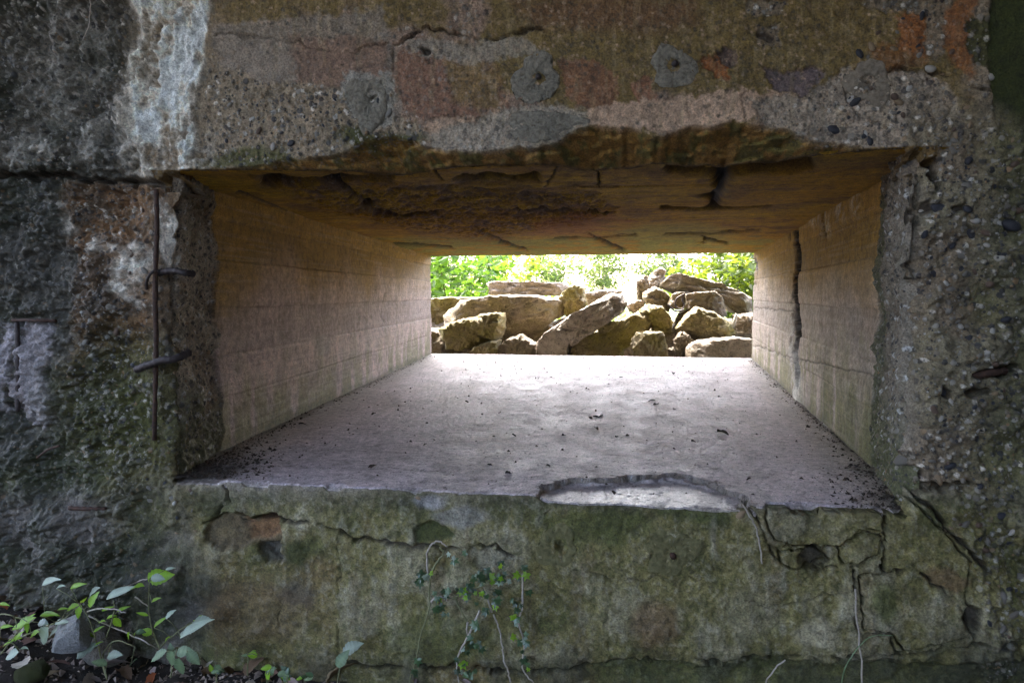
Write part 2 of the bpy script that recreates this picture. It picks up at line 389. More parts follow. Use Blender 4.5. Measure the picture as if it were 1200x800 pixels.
crack([(1040, 82), (1090, 84), (1110, 92), (1130, 98), (1160, 110)], 2.0, .014)
crack([(985, 85), (992, 110), (1005, 135), (1030, 140)], 1.3, .008, dark=.6)
for yy in (78,): pass
spots = worley(PX / 9, PY / 9, 29); sp_on = (vn(PX / 40, PY / 40, 30) > -.1)
L.lay(paint * sp_on * (spots[2] > .72) * (spots[0] < .06 + .16 * spots[2]) * .65, PINK * .95); L.lay(paint * sp_on * (spots[2] < .22) * (spots[0] < .26) * .6, DAMP)
L.lay(paint * sst(.35, .8, NF) * .35, PINK * .8); L.lay(paint * sst(.35, .8, -NF) * .35, DAMP * 1.4); L.lay(paint * sst(.3, .7, fbm(PX / 5, PY / 34, 32, 3)) * .22, c_(.3, .26, .17))
H += paint * .0012 * NF
# --- far left: very rough broken concrete
L.lay(zL * (1 - lower * .4), c_(.095, .092, .078)); L.lay(zL * sst(-.2, .5, N40) * .7, c_(.035, .038, .022))
agg += zL * .25; rgh += (.6 - rgh) * zL * .9
f1, f2, idc = worley(X * 30 + .6 * N15, Z * 30 + .6 * N15, 3)
f1b, f2b, idb = worley(X * 62 + .5 * N15, Z * 62, 8)
lump = (1 - f1) * .6 + (1 - f1b) * .4
H += zL * (.030 * fbm(X * 7, Z * 7, 51, 4) + .036 * (lump - .5) + .012 * N15)
# --- left middle: brown broken face with pebbles
L.lay(zLmid, BROWN * 1.25); L.lay(zLmid * sst(380, 470, wy) * .85, MOSS * .85); L.lay(zLmid * sst(-.1, .5, N15) * .5, DAMP * 1.4)
agg += zLmid * .5; H += zLmid * (.014 * N40 + .012 * (lump - .5) - .012)
L.lay(em(wx, wy, 215, 380, 40, 160) * .8 * (PX < 262), AGGR * .9)
# light grey smooth slabs at far left
for pts in ([(0, 375), (18, 375), (18, 480), (0, 490)], [(24, 377), (62, 378), (66, 470), (55, 500), (24, 482)]):
    mm, b_ = patch(pts, c_(.30, .295, .33), 5, .012, .1, .9)
# joint on the left below the lintel
crack([(-60, 206), (60, 207), (140, 212), (200, 214)], 3.5, .045)
H += (1 - sst(205, 210, wy)) * zL * .012
# green and black growth
L.lay(em(wx, wy, 150, 480, 90, 90) * .7, MOSS * .8); L.lay(em(wx, wy, 60, 590, 90, 60) * .6, DGREEN * 1.6)
L.lay(em(wx, wy, 40, 300, 40, 70) * .6, DAMP); L.lay(em(wx, wy, 110, 330, 30, 40) * .5, DAMP)
L.lay(em(wx, wy, 300, 190, 60, 14) * .8, MOSS * .8); L.lay(em(wx, wy, 447, 168, 55, 16) * .95, MOSS * .75)
# --- lime efflorescence
sxw = PX + 16 * fbm(PX / 18, PY / 40, 61, 5) + 14 * fbm(PX / 60, PY / 110, 62, 3)
eff = sst(148, 172, sxw + (PY - 100) * .02) * (1 - sst(236, 250, sxw - (PY - 100) * .03)) * (1 - sst(190, 214, wy))
effn = np.clip(eff * sst(.1, .8, .42 + .55 * fbm(PX / 20, PY / 38, 63, 5) + .7 * (lump - .5) + .18 * NF + .25 * (1 - sst(90, 200, PY))), 0, 1); H += eff * (.02 * (lump - .5) + .01 * fbm(PX / 12, PY / 40, 67, 4))
L.lay(effn * .9, WHITE * .95); agg -= effn * .6; H += effn * (.008 + .006 * fbm(PX / 10, PY / 30, 66, 4))
for (cx, cy, rx, ry, w) in ((157, 312, 20, 22, .95), (150, 342, 14, 14, .8), (195, 260, 9, 30, .8), (192, 300, 7, 20, .8), (128, 290, 14, 8, .8),
                            (108, 278, 7, 12, .7), (82, 255, 9, 10, .5), (40, 180, 30, 18, .25), (60, 120, 30, 60, .22), (110, 160, 14, 30, .35), (95, 60, 40, 40, .2)):
    k = em(wx, wy, cx, cy, rx, ry) * w * (.35 + .65 * sst(-.35, .25, N15)); L.lay(k, WHITE * .9); agg -= k * .5
# --- right: exposed aggregate, colour lowered to paint in the light falloff
L.lay(zR, AGGR * .74); L.lay(zR * sst(-.15, .5, N40) * .5, c_(.20, .20, .14)); agg = np.where(zR > .01, np.maximum(agg, zR), agg)
L.lay(zR * sst(1120, 1200, wx - 40 * N40) * .55, DGREEN * 2.3)
H += zR * (.016 * N40 + .016 * (lump - .5) + .006 * N15)
L.lay(strip, DGREEN * 1.2); agg *= (1 - strip); H += strip * (-.018 - H)
# voids in the aggregate
def void(cx, cy, rx, ry, d=.05, dark=.85):
    b = pxbox([(cx - rx, cy - ry), (cx + rx, cy + ry)], 20)
    k = em(sx[b], sy[b], cx, cy, rx, ry, .4); H[b] -= k * d; L.lay(k * dark, DIRT_SHADE, b); agg[b] *= (1 - k)  # dark tone painted into the hole on top of its depth
for v in ((1090, 190, 10, 6, .05), (1092, 208, 6, 16, .07), (1064, 430, 10, 12, .05), (1160, 437, 20, 5, .05), (1180, 432, 12, 6, .04), (1107, 460, 5, 6, .03), (1145, 460, 14, 5, .035),
          (1100, 570, 18, 4, .03), (1075, 558, 12, 9, .05), (1072, 250, 6, 16, .03), (1120, 245, 8, 3, .02), (1060, 310, 14, 4, .03), (1088, 245, 9, 6, .02),
          (436, 113, 4, 4, .03), (498, 58, 5, 4, .02), (1018, 96, 5, 5, .03), (900, 40, 9, 6, .012), (655, 642, 5, 5, .03),
          (1000, 85, 0.1, 0.1, 0)): void(*v)
# --- lower wall
lw = lower * sst(195, 235, wx + 20 * N15)
L.lay(lw, LOWER); agg -= lw * .35
L.lay(lw * sst(.0, .7, N40 + .25 * NV + .3 * N15) * .55, LOWGREY); L.lay(lw * sst(.1, .8, -N40 + .3 * N15) * .65, MOSS * .75)
L.lay(lw * sst(.25, .8, N150) * .5, c_(.19, .125, .06)); L.lay(lw * sst(.35, 1.0, NV * .6 + .6 * N15) * .40, c_(.34, .33, .26))
L.lay(lw * sst(.3, .9, fbm(PX / 11, PY / 70, 27, 5)) * .3, BROWN * .8)
L.lay(lw * (1 - sst(.0, 26, PY - 582 + 5 * N15)) * .5, DAMP * 1.5)
L.lay(lw * sst(.3, .8, NF) * .35, c_(.32, .31, .24)); L.lay(lw * sst(.3, .8, -NF) * .4, DGREEN * 1.6); H += lw * .0012 * NF
H += lw * (.003 * N40 + .0006 * NV + .0015 * N15)
lowl = lower * (1 - sst(195, 235, wx + 20 * N15))
L.lay(lowl, c_(.15, .135, .115)); L.lay(lowl * sst(-.1, .5, N40) * .7, MOSS * .8); H += lowl * (.02 * fbm(X * 6, Z * 6, 52, 4) + .008 * N15)
bumpy = em(wx, wy, 180, 580, 60, 60); L.lay(bumpy * .5, LOWER * .8); H += bumpy * .018 * (lump - .4)
for (cx, cy, rx, ry, col, w) in ((345, 650, 14, 18, MOSS * .7, .9), (365, 640, 14, 14, MOSS * .9, .7), (345, 700, 22, 22, DAMP * 1.6, .6), (700, 620, 60, 22, MOSS * 1.1, .7), (520, 748, 60, 30, MOSS * 1.1, .6),
                                 (1032, 705, 18, 28, MOSS * 1.15, .8), (1110, 680, 25, 10, BROWN * 1.2, .6), (770, 735, 30, 30, BROWN * 1.2, .6), (300, 720, 70, 40, BROWN * .9, .5), (240, 690, 30, 20, DAMP, .5), (215, 720, 30, 40, DAMP, .55),
                                 (950, 745, 22, 20, LOWGREY * 1.3, .7), (880, 720, 30, 30, LOWGREY, .4), (540, 610, 30, 12, c_(.3, .3, .3), .5), (505, 590, 16, 10, c_(.36, .36, .38), .6), (820, 600, 40, 20, DGREEN * 2, .6)):
    L.lay(em(wx, wy, cx, cy, rx, ry) * w, col)
def recess(pts, d, col=None, w=.8, soft=2.5):
    b = pxbox(pts, 20); m = pm(sx[b], sy[b], pts, soft); H[b] -= m * d
    if col is not None: L.lay(m * w, col, b)
recess([(238, 612), (262, 602), (290, 608), (320, 604), (330, 625), (318, 655), (296, 640), (262, 645), (240, 632)], .022, c_(.13, .1, .06))
recess([(285, 612), (320, 606), (326, 630), (290, 636)], .004, c_(.2, .12, .06), .9)
recess([(300, 640), (330, 640), (330, 660), (308, 662)], .02, DAMP)
recess([(485, 620), (500, 612), (525, 614), (530, 628), (515, 636), (490, 634)], .014, DGREEN * 1.6)
recess([(553, 640), (590, 642), (605, 652), (600, 664), (560, 668), (552, 655)], .012, c_(.22, .21, .16), .6)
recess([(200, 568), (240, 570), (262, 585), (240, 610), (205, 600)], -.006)
crack([(238, 614), (262, 604), (285, 612), (320, 606), (345, 613), (362, 609), (390, 621), (415, 631)], 2.6, .03)
crack([(415, 631), (450, 634), (480, 640), (530, 642), (560, 640), (585, 640), (604, 652)], 2.2, .018)
crack([(260, 570), (268, 590), (250, 604)], 2.0, .02); crack([(700, 588), (650, 596), (632, 606), (625, 640)], 1.0, .005, dark=.2)
crack([(610, 668), (690, 672), (760, 680), (800, 676), (900, 712), (1000, 690)], 1.0, .006, dark=.45)
crack([(756, 700), (800, 620), (760, 608)], .9, .003, dark=.1); crack([(396, 630), (397, 720), (396, 800)], 1.0, .005, dark=.35); crack([(710, 690), (712, 760)], .9, .004, dark=.2)
crack([(326, 680), (327, 800)], 1.0, .004, dark=.3)
crack([(400, 779), (520, 783), (640, 786), (760, 776), (930, 771), (1000, 769), (1060, 768), (1130, 757), (1210, 750)], 3.0, .03)
crack([(868, 582), (880, 600), (896, 625), (905, 645), (925, 668), (945, 690)], 1.5, .02)
crack([(905, 640), (940, 642), (985, 641), (1006, 622), (1036, 624)], 1.3, .02); crack([(1036, 585), (1036, 640), (1034, 668), (1060, 669)], 1.2, .02)
crack([(978, 655), (960, 668), (985, 665), (1005, 662), (1030, 650)], 1.8, .03); crack([(1000, 668), (1003, 720), (1006, 740), (1050, 745)], 1.4, .02)
crack([(1010, 738), (1040, 742), (1055, 768)], 2.0, .02)
crack([(1062, 560), (1078, 582), (1100, 602), (1112, 622), (1130, 638), (1146, 655), (1160, 670)], 2.8, .03); crack([(1080, 672), (1105, 692), (1128, 715), (1142, 748)], 2.0, .02)
crack([(1080, 575), (1110, 570), (1150, 566)], 2.6, .03)
void(955, 655, 14, 14, .04, .8); void(1138, 725, 8, 14, .03)
H -= sst(772, 784, PY + 8 * N15) * .03 * sst(640, 760, PX)          # set-back base course
L.lay(lower * sst(772, 784, PY) * sst(640, 760, PX) * .5, DGREEN * 2)
# general relief
H += .0022 * N15 + .004 * N40 * (1 - .6 * paint)
f1s, f2s, ids = worley(X * 75, Z * 75, 17)
H += np.clip(agg, 0, 1) * .006 * np.clip(1 - (f1s / .5) ** 2, 0, 1) * (ids > .45) * sst(.3, .6, agg)
L.lay(np.clip(agg, 0, 1) * sst(.3, .6, agg) * (ids > .93) * (f1s < .4) * .8, c_(.5, .5, .48)); L.lay(np.clip(agg, 0, 1) * sst(.3, .6, agg) * ((ids > .45) & (ids < .53)) * (f1s < .42) * .8, c_(.045, .045, .05))
# opening outline: broken arris of the lintel, of both jambs and of the sill
TOPE = [(150, 214), (215, 207), (240, 199), (300, 196), (330, 187), (400, 180), (430, 163), (455, 158), (480, 165), (510, 173), (560, 177), (620, 173), (655, 163), (680, 151), (712, 146), (740, 152), (775, 158),
        (800, 150), (860, 142), (900, 150), (925, 150), (950, 165), (985, 170), (1020, 174), (1070, 181), (1085, 186)]
tp = np.array([ony(a, b, 0)[[0, 2]] for a, b in TOPE])
def ztop(x): return np.maximum(np.interp(x, tp[:, 0], tp[:, 1]) + .006 * vn(x * 22, x * 0, 71) + .003 * vn(x * 70, x * 0 + 3, 72), ZC + .004)
def xl(z): return XL0 + .032 + .045 * sst(.5, .84, z) + .010 * vn(z * 18, z * 0, 73) + .006 * vn(z * 60, z * 0, 74)
def xr(z): return XR0 - .035 - .03 * sst(.4, .82, z) + .012 * vn(z * 16, z * 0, 75) + .007 * vn(z * 60, z * 0, 76)
RECF = [(626, 600), (630, 582), (637, 567), (672, 561), (720, 558), (791, 555), (828, 562), (858, 575), (872, 584), (880, 600)]
rec_xy = [onz(a, b, 0)[:2] for a, b in RECF[1:-1]]
rec_xy = [(rec_xy[0][0] - .005, -.06)] + [tuple(p) for p in rec_xy] + [(rec_xy[-1][0] + .01, -.06)]
xa, xb = rec_xy[1][0], rec_xy[-2][0]
def chip(x): return .011 * np.clip(vn(x * 26, x * 0, 85) * 1.9 - .5, 0, 1) + .003 * np.clip(vn(x * 75, x * 0, 86), 0, 1)
def zsill(x):
    r = sst(xa - .01, xa + .02, x) * (1 - sst(xb - .05, xb + .0, x))
    ledge = 1 - sst(-1.10, -1.07, x)
    return -.003 - .0148 * r - .009 * ledge - chip(x) * (1 - .7 * r)
zt = ztop(X)
cham = sst(-.004, .012, zt - Z) * (Z > ZC - .03) * ((X > XL0 + .03) & (X < XR0 - .03)); H += cham * (.012 * fbm(X * 18, Z * 80, 77, 4) + .006 * fbm(X * 60, Z * 200, 78, 3))
L.lay(cham * .9, c_(.24, .15, .04)); L.lay(cham * sst(-.2, .5, N15 + .5 * NF) * .75, MOSS * .9); agg -= cham * .5
L.lay((Z < ZC + .006) * (Z > ZC - .03) * (X > XL0) * (X < XR0) * 1.0, c_(.14, .10, .045))
H -= np.clip(zt - Z, 0, .12) * 2.2 * (Z > ZC - .05) * ((X > XL0 + .03) & (X < XR0 - .03))
# rounding of the right and left jamb arris
chR = np.clip(X - (xr(Z) - .0) + .035, 0, .035) * 0
rr_ = np.clip((X - xr(Z)) , 0, .05); H -= ((.05 - rr_) ** 2 / .05 * .9) * ((X > XR0 - .05) & (X < XR0 + .09) & (Z > -.0) & (Z < ZC)) * (rr_ < .05)
rl_ = np.clip(xl(Z) - X, 0, .03); H -= ((.03 - rl_) ** 2 / .03 * .8) * ((X < XL0 + .05) & (X > XL0 - .06) & (Z > 0) & (Z < ZC)) * (rl_ < .03)
sd = np.minimum(np.minimum(X - xl(Z), xr(Z) - X), np.minimum(Z - zsill(X), ZC - Z))
inside = sd > 0; TL = 0.0135
# depth profile of the lip going back into the wall
Xp, Zp, Yp = X.copy(), Z.copy(), -H
dL, dR_, dB, dT = X - xl(Z), xr(Z) - X, Z - zsill(X), ZC - Z
w_ = np.argmin(np.stack([dL, dR_, dB, dT]), 0)
for k, (arr, val) in enumerate(((Xp, xl(Z) - .003 - sd * 3), (Xp, xr(Z) + .003 + sd * 3), (Zp, zsill(X) - sd * .5), (Zp, ZC + .006 + sd * 4))):
    m_ = inside & (w_ == k); arr[m_] = val[m_]
Yp = np.where(inside, np.maximum(Yp, 0 * Yp) + np.clip(sd, 0, TL * 1.5) * np.where(w_ < 2, 5, np.where(w_ == 3, 3, 10)), Yp)
cell_in = (sd > TL); cm = cell_in[:-1, :-1] & cell_in[1:, :-1] & cell_in[:-1, 1:] & cell_in[1:, 1:]
keep = ~cm
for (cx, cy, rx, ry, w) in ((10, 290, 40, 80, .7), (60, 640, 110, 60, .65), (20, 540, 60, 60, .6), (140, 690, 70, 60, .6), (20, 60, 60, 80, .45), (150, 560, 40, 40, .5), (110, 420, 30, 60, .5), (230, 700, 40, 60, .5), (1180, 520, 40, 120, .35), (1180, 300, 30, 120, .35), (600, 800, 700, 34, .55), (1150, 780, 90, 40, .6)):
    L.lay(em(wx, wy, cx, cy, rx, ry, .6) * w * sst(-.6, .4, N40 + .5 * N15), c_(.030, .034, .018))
mean_ = np.array([.19, .165, .11]); L.c = mean_ * (np.clip(L.c, .004, 1) / mean_) ** 1.15
L.c *= (np.array([1.12, 1.0, .84]) + lower[..., None] * np.array([-.06, 0, .10])) * (1 + .12 * upper[..., None] * (1 - zL[..., None]))
L.c[..., 2] = np.minimum(L.c[..., 2], L.c[..., 0] * .90); L.c[..., 1] = np.minimum(L.c[..., 1], L.c[..., 0] * 1.02 + .012)
col = np.clip(L.c, .008, .78)
ATT = dict(Col=col.reshape(-1, 3), agg=np.clip(agg, 0, 1).ravel(), rgh=np.clip(rgh, .3, 1).ravel())
co = np.stack([Xp, Yp, Zp], -1)
# loose broken pieces of the sill corner: own meshes cut out of the face
PIECES = [[(899, 586), (1034, 584), (1034, 621), (1008, 620), (984, 639), (940, 640), (906, 632), (896, 607)],
          [(911, 646), (956, 644), (975, 655), (954, 667), (930, 667), (915, 660)],
          [(982, 641), (1006, 625), (1033, 627), (1029, 649), (1004, 661), (986, 660)],
          [(1039, 585), (1072, 588), (1100, 616), (1140, 660), (1132, 702), (1138, 746), (1060, 764), (1046, 742), (1010, 735), (1006, 672), (1036, 672)]]
OFFS = [(.010, 'upper block of cracked sill corner'), (.002, None), (.006, None), (.004, 'large cracked slab beside the diagonal fissure')]
pidx = np.full(X.shape, -1)
for k, pts in enumerate(PIECES):
    s = sdp(PX + 1.5 * fbm(PX / 9, PY / 9, 91, 3), PY + 1.5 * fbm(PX / 9, PY / 9, 92, 3), pts)
    pidx[s > 0] = k; PIECES[k] = s
for k, s in enumerate(PIECES):
    q = (pidx == k); qc = q[:-1, :-1] & q[1:, :-1] & q[:-1, 1:] & q[1:, 1:]
    pc_ = co.copy(); rnd = np.clip(1 - s / 2.2, 0, 1) ** 2
    pc_[..., 1] = co[..., 1] - OFFS[k][0] + rnd * .005
    edge = q & (s < 1.6); pc_[..., 1] = np.where(edge, pc_[..., 1] + .035, pc_[..., 1])
    f = grid_faces(nu, nv, qc, True)
    cc, ff, aa = compact(to_bk(pc_).reshape(-1, 3), f, ATT)
    o = mesh_np('concrete_fragment', cc, ff, M_CON, BK, True, aa)
    if OFFS[k][1]: o['label'] = OFFS[k][1]
deep = np.zeros_like(X)
for s in PIECES: deep = np.maximum(deep, sst(-1.5, 2.5, s))
inner_face = co.copy(); inner_face[..., 1] += deep * .04 * (~inside)
YFACE = inner_face[..., 1]
ATT2 = dict(ATT)
cc, ff, aa = compact(to_bk(inner_face).reshape(-1, 3), grid_faces(nu, nv, keep, True), ATT2)
face = mesh_np('wall_face', cc, ff, M_CON, BK, True, aa)
def face_y(x, z):
    i = min(max(np.searchsorted(U, x), 1), nu - 1); j = min(max(np.searchsorted(V, z), 1), nv - 1)
    return YFACE[j, i]
def face_at(px, py, off=0.0):
    p = ony(px, py, 0.0); y = face_y(p[0], p[2]); p = ony(px, py, y - off); return p

# ---------------- sill floor of the embrasure
def sheet(name, A, B, mat=M_CON, flip=False, parent=BK, label=None):
    pass
u = np.linspace(-.012, 1.012, 560); v = np.concatenate([np.arange(0, .45, .0035), np.geomspace(.45, YF + .02, 210)[0:]])
v = np.unique(v); Uu, Vv = np.meshgrid(u, v)
xLf = XL0 + (XL1 - XL0) * Vv / YF; xRf = XR0 + (XR1 - XR0) * Vv / YF
FX = xLf + (xRf - xLf) * Uu; x_f = XL0 + (XR0 - XL0) * u; yfr = np.array([YFACE[max(np.searchsorted(V, zsill(np.array([q]))[0] - .001) - 1, 0), min(np.searchsorted(U, q), nu - 1)] for q in x_f])
FY = Vv + (yfr + .003)[None, :] * (1 - Vv / YF); FZ = np.zeros_like(FX)
front = (1 - sst(0, .02, Vv))
FPXx, FPYy = proj(FX, FY, FZ)
n40 = fbm(FX * 4, FY * 3, 101, 5); n10 = fbm(FX * 16, FY * 12, 102, 5); n3 = fbm(FX * 60, FY * 60, 103, 3)
LF = Layer(FX.shape, c_(.60, .505, .53))
LF.lay(sst(.0, .8, n40) * .6, c_(.66, .58, .60)); LF.lay(sst(0, .8, -n40 + .3 * n10) * .35, c_(.42, .35, .355)); LF.lay(sst(.35, 1, n10) * .35, c_(.26, .23, .22))
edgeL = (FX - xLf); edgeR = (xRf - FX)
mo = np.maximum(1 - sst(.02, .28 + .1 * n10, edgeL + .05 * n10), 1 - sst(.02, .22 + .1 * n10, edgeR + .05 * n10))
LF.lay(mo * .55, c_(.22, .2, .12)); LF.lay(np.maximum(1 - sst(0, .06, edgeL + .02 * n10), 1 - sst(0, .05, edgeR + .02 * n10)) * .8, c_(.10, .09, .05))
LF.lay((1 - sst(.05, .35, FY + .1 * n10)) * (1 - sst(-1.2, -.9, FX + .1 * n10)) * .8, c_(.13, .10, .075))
FZ += .0012 * n40 * (1 - front) + .0008 * n10 + .0007 * n3
wob = .010 * vn(FX * 30, FX * 0, 105) + .006 * vn(FX * 90, FX * 0, 106)
rs = sdp(FX + .014 * fbm(FX * 38, FY * 38, 107, 4), FY + .016 * fbm(FX * 38, FY * 38, 108, 4), rec_xy)
rin = sst(-.003, .004, rs); FZ -= rin * (.015)
rim = np.exp(-((rs - .002) / .011) ** 2); LF.lay(rim * .8, c_(.15, .13, .08)); FZ += np.exp(-((rs - .014) / .012) ** 2) * .006 * rin * (n10 + .4)
LF.lay(rin * (1 - rim) * .7, c_(.56, .51, .52))
frgh = np.full(FX.shape, .60) + .08 * n10; frgh -= rin * .25; frgh = np.clip(frgh - .05 * sst(.2, .8, n40), .3, .9)
for pts, w, d, dk in (([(945, 478), (975, 505), (1010, 535), (1030, 548)], 2, .004, .5), ([(660, 566), (664, 586)], 1.2, .002, .4), ([(711, 562), (710, 590)], 1, .002, .3), ([(470, 565), (640, 560)], 1.2, .002, .25), ([(270, 545), (400, 548), (520, 552)], 1.3, .002, .3)):
    dd = dpoly(FPXx + 3 * n10, FPYy + 1.5 * n3, pts); k = np.exp(-(dd / w) ** 2); LF.lay(k * dk, DIRT_SHADE * 2); FZ -= k * d
spk = (worley(FX * 70, FY * 45, 109)[0] < .12) * (vn(FX * 9, FY * 9, 111) > .0); LF.lay(spk * .55, c_(.8, .79, .78))
pit = worley(FX * 44, FY * 34, 117); pk = (pit[2] > .6) * (1 - sst(.08, .2, pit[0])); FZ -= pk * .0025; LF.lay(pk * .55, c_(.2, .17, .16))
LF.lay(sst(.25, .8, fbm(FX * 30, FY * 22, 118, 4)) * .30, c_(.30, .26, .25)); LF.lay(sst(.3, .8, fbm(FX * 7 + 4, FY * 2.0, 116, 4)) * .25, c_(.40, .33, .28))
spk = (worley(FX * 30, FY * 20, 119)[0] < .08); LF.lay(spk * .7, DIRT_SHADE * 1.2)
FZ -= (1 - sst(-1.10, -1.07, FX + .02 * n10)) * (1 - sst(.10, .2, FY)) * .010
cw = 1 - sst(0, .028 + .012 * n10, Vv); FZ -= chip(FX) * (1 - .7 * rin) * cw; LF.lay(cw * sst(.001, .006, chip(FX)) * .6, c_(.25, .22, .16))
# nosing: first rows turn down over the arris
row = np.arange(len(v))[:, None]
FZ = np.where(row == 0, FZ - .02, FZ); FY = np.where(row == 0, FY + .006, FY)
co = np.stack([FX, FY, FZ], -1)
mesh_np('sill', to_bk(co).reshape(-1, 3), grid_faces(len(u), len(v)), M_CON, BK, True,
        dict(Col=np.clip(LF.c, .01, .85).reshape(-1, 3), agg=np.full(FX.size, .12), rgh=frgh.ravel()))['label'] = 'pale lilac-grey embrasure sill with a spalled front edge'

# ---------------- embrasure ceiling
u = np.linspace(-.012, 1.012, 520); v = np.concatenate([np.linspace(0, .22, 70), np.geomspace(.225, 1.0, 210)])
Uu, Vv = np.meshgrid(u, v)
y0 = np.clip((ztop(XL0 + (XR0 - XL0) * Uu) - ZC) * 2.2, 0, .3) - .006
CY = y0 + (YF + .015 - y0) * Vv
xLf = XL0 + (XL1 - XL0) * CY / YF; xRf = XR0 + (XR1 - XR0) * CY / YF
CX = xLf + (xRf - xLf) * Uu; CZ = np.full_like(CX, ZC); CPX, CPY = proj(CX, CY, CZ)
n40 = fbm(CX * 2.2, CY * 1.6, 121, 5); n10 = fbm(CX * 9, CY * 7, 122, 5); nst = fbm(CX * 2.5, CY * 22, 123, 5); n3 = fbm(CX * 50, CY * 50, 124, 3)
LC = Layer(CX.shape, c_(.44, .25, .015))
LC.lay(sst(-.1, .6, n40) * .6, c_(.50, .33, .02)); LC.lay(sst(0, .7, nst) * .5, c_(.24, .125, .03)); LC.lay(sst(.15, .7, n10) * .5, c_(.14, .085, .045))
scab = pm(CPX + 25 * n10, CPY + 5 * n10, [(300, 208), (430, 212), (560, 222), (690, 225), (720, 245), (680, 262), (560, 278), (450, 262), (360, 240)], 8)
rough = fbm(CX * 28, CY * 40, 125, 4)
LC.lay(scab * sst(-.4, .2, rough) * .85, c_(.15, .10, .075)); CZ = CZ + scab * .012 * rough
LC.lay(pm(CPX + 20 * n10, CPY + 4 * n10, [(620, 258), (700, 245), (730, 255), (690, 275), (630, 276)], 6) * .55, c_(.36, .13, .05))
LC.lay(sst(276, 284, CPY + 3 * n10) * sst(-.3, .3, n10 + .2) * .8, c_(.30, .30, .06)); LC.lay(em(CPX + 15 * n10, CPY, 790, 275, 60, 14) * .5, c_(.30, .32, .07))
for k in range(1, 9):                                     # board joints of the old formwork run across
    yb = k * .46 + .02 * n40; j = np.exp(-((CY - yb) / .006) ** 2); CZ += j * .005; LC.lay(j * .35, DIRT_SHADE)
    CZ += .004 * (np.floor(CY / .46) % 2) * 0
def ccrack(pts, w, d):
    global CZ
    dd = np.hypot(*[0, 0]) if False else dpoly(CPX + 5 * n10, CPY + .9 * n10, pts)
    kk = np.exp(-(dd / (w * .85 * (1 + .6 * n10))) ** 2); CZ = CZ + kk * d * 1.5; LC.lay(np.clip(np.exp(-(dd / (w * 1.15 * (1 + .5 * n10))) ** 2) * 1.3, 0, 1), DIRT_SHADE * .25)  # near-black painted over the slits to deepen their shade
for pts, w, d in (([(312, 213), (350, 211), (375, 211), (410, 209), (455, 207)], 2.6, .05), ([(385, 211), (405, 222), (432, 240)], 2.2, .04), ([(540, 207), (575, 209), (600, 211), (628, 210)], 2.8, .05),
                  ([(438, 250), (470, 252), (512, 250)], 2.0, .05), ([(793, 197), (850, 202), (900, 199), (947, 195)], 3.0, .06), ([(850, 203), (842, 222), (835, 242)], 4.0, .02), ([(775, 244), (820, 246), (905, 243)], 1.5, .04),
                  ([(430, 284), (470, 286), (530, 290)], 1.2, .03), ([(560, 268), (590, 284), (615, 292)], 1.6, .03), ([(690, 276), (708, 284), (730, 292)], 2.0, .03), ([(650, 281), (700, 278), (745, 276)], 1.3, .03), ([(780, 275), (830, 274), (890, 270)], 1.6, .03),
                  ([(820, 286), (825, 280), (850, 286)], 1.8, .03), ([(590, 245), (650, 246), (720, 247)], 1.2, .03), ([(505, 195), (520, 210)], .8, .01), ([(700, 192), (706, 222)], .8, .01), ([(640, 220), (665, 185)], .8, .006), ([(280, 225), (330, 246), (400, 276)], 1.4, .02), ([(630, 180), (660, 182)], 1.6, .02)):
    ccrack(pts, w * (1.7 if min(q[1] for q in pts) < 215 and w > 2 else 1), d)
CZ += .006 * n40 + .0025 * nst + .001 * n3
cr_ = 1 - sst(0, .02, CY - y0); CZ += cr_ * .004
co = np.stack([CX, CY, CZ], -1)
mesh_np('embrasure_ceiling', to_bk(co).reshape(-1, 3), grid_faces(len(u), len(v), None, True), M_CON, BK, True,
        dict(Col=np.clip(LC.c, .01, .8).reshape(-1, 3), agg=scab.ravel() * .3, rgh=np.full(CX.size, .8)))['label'] = 'ochre brown cracked ceiling of the embrasure'

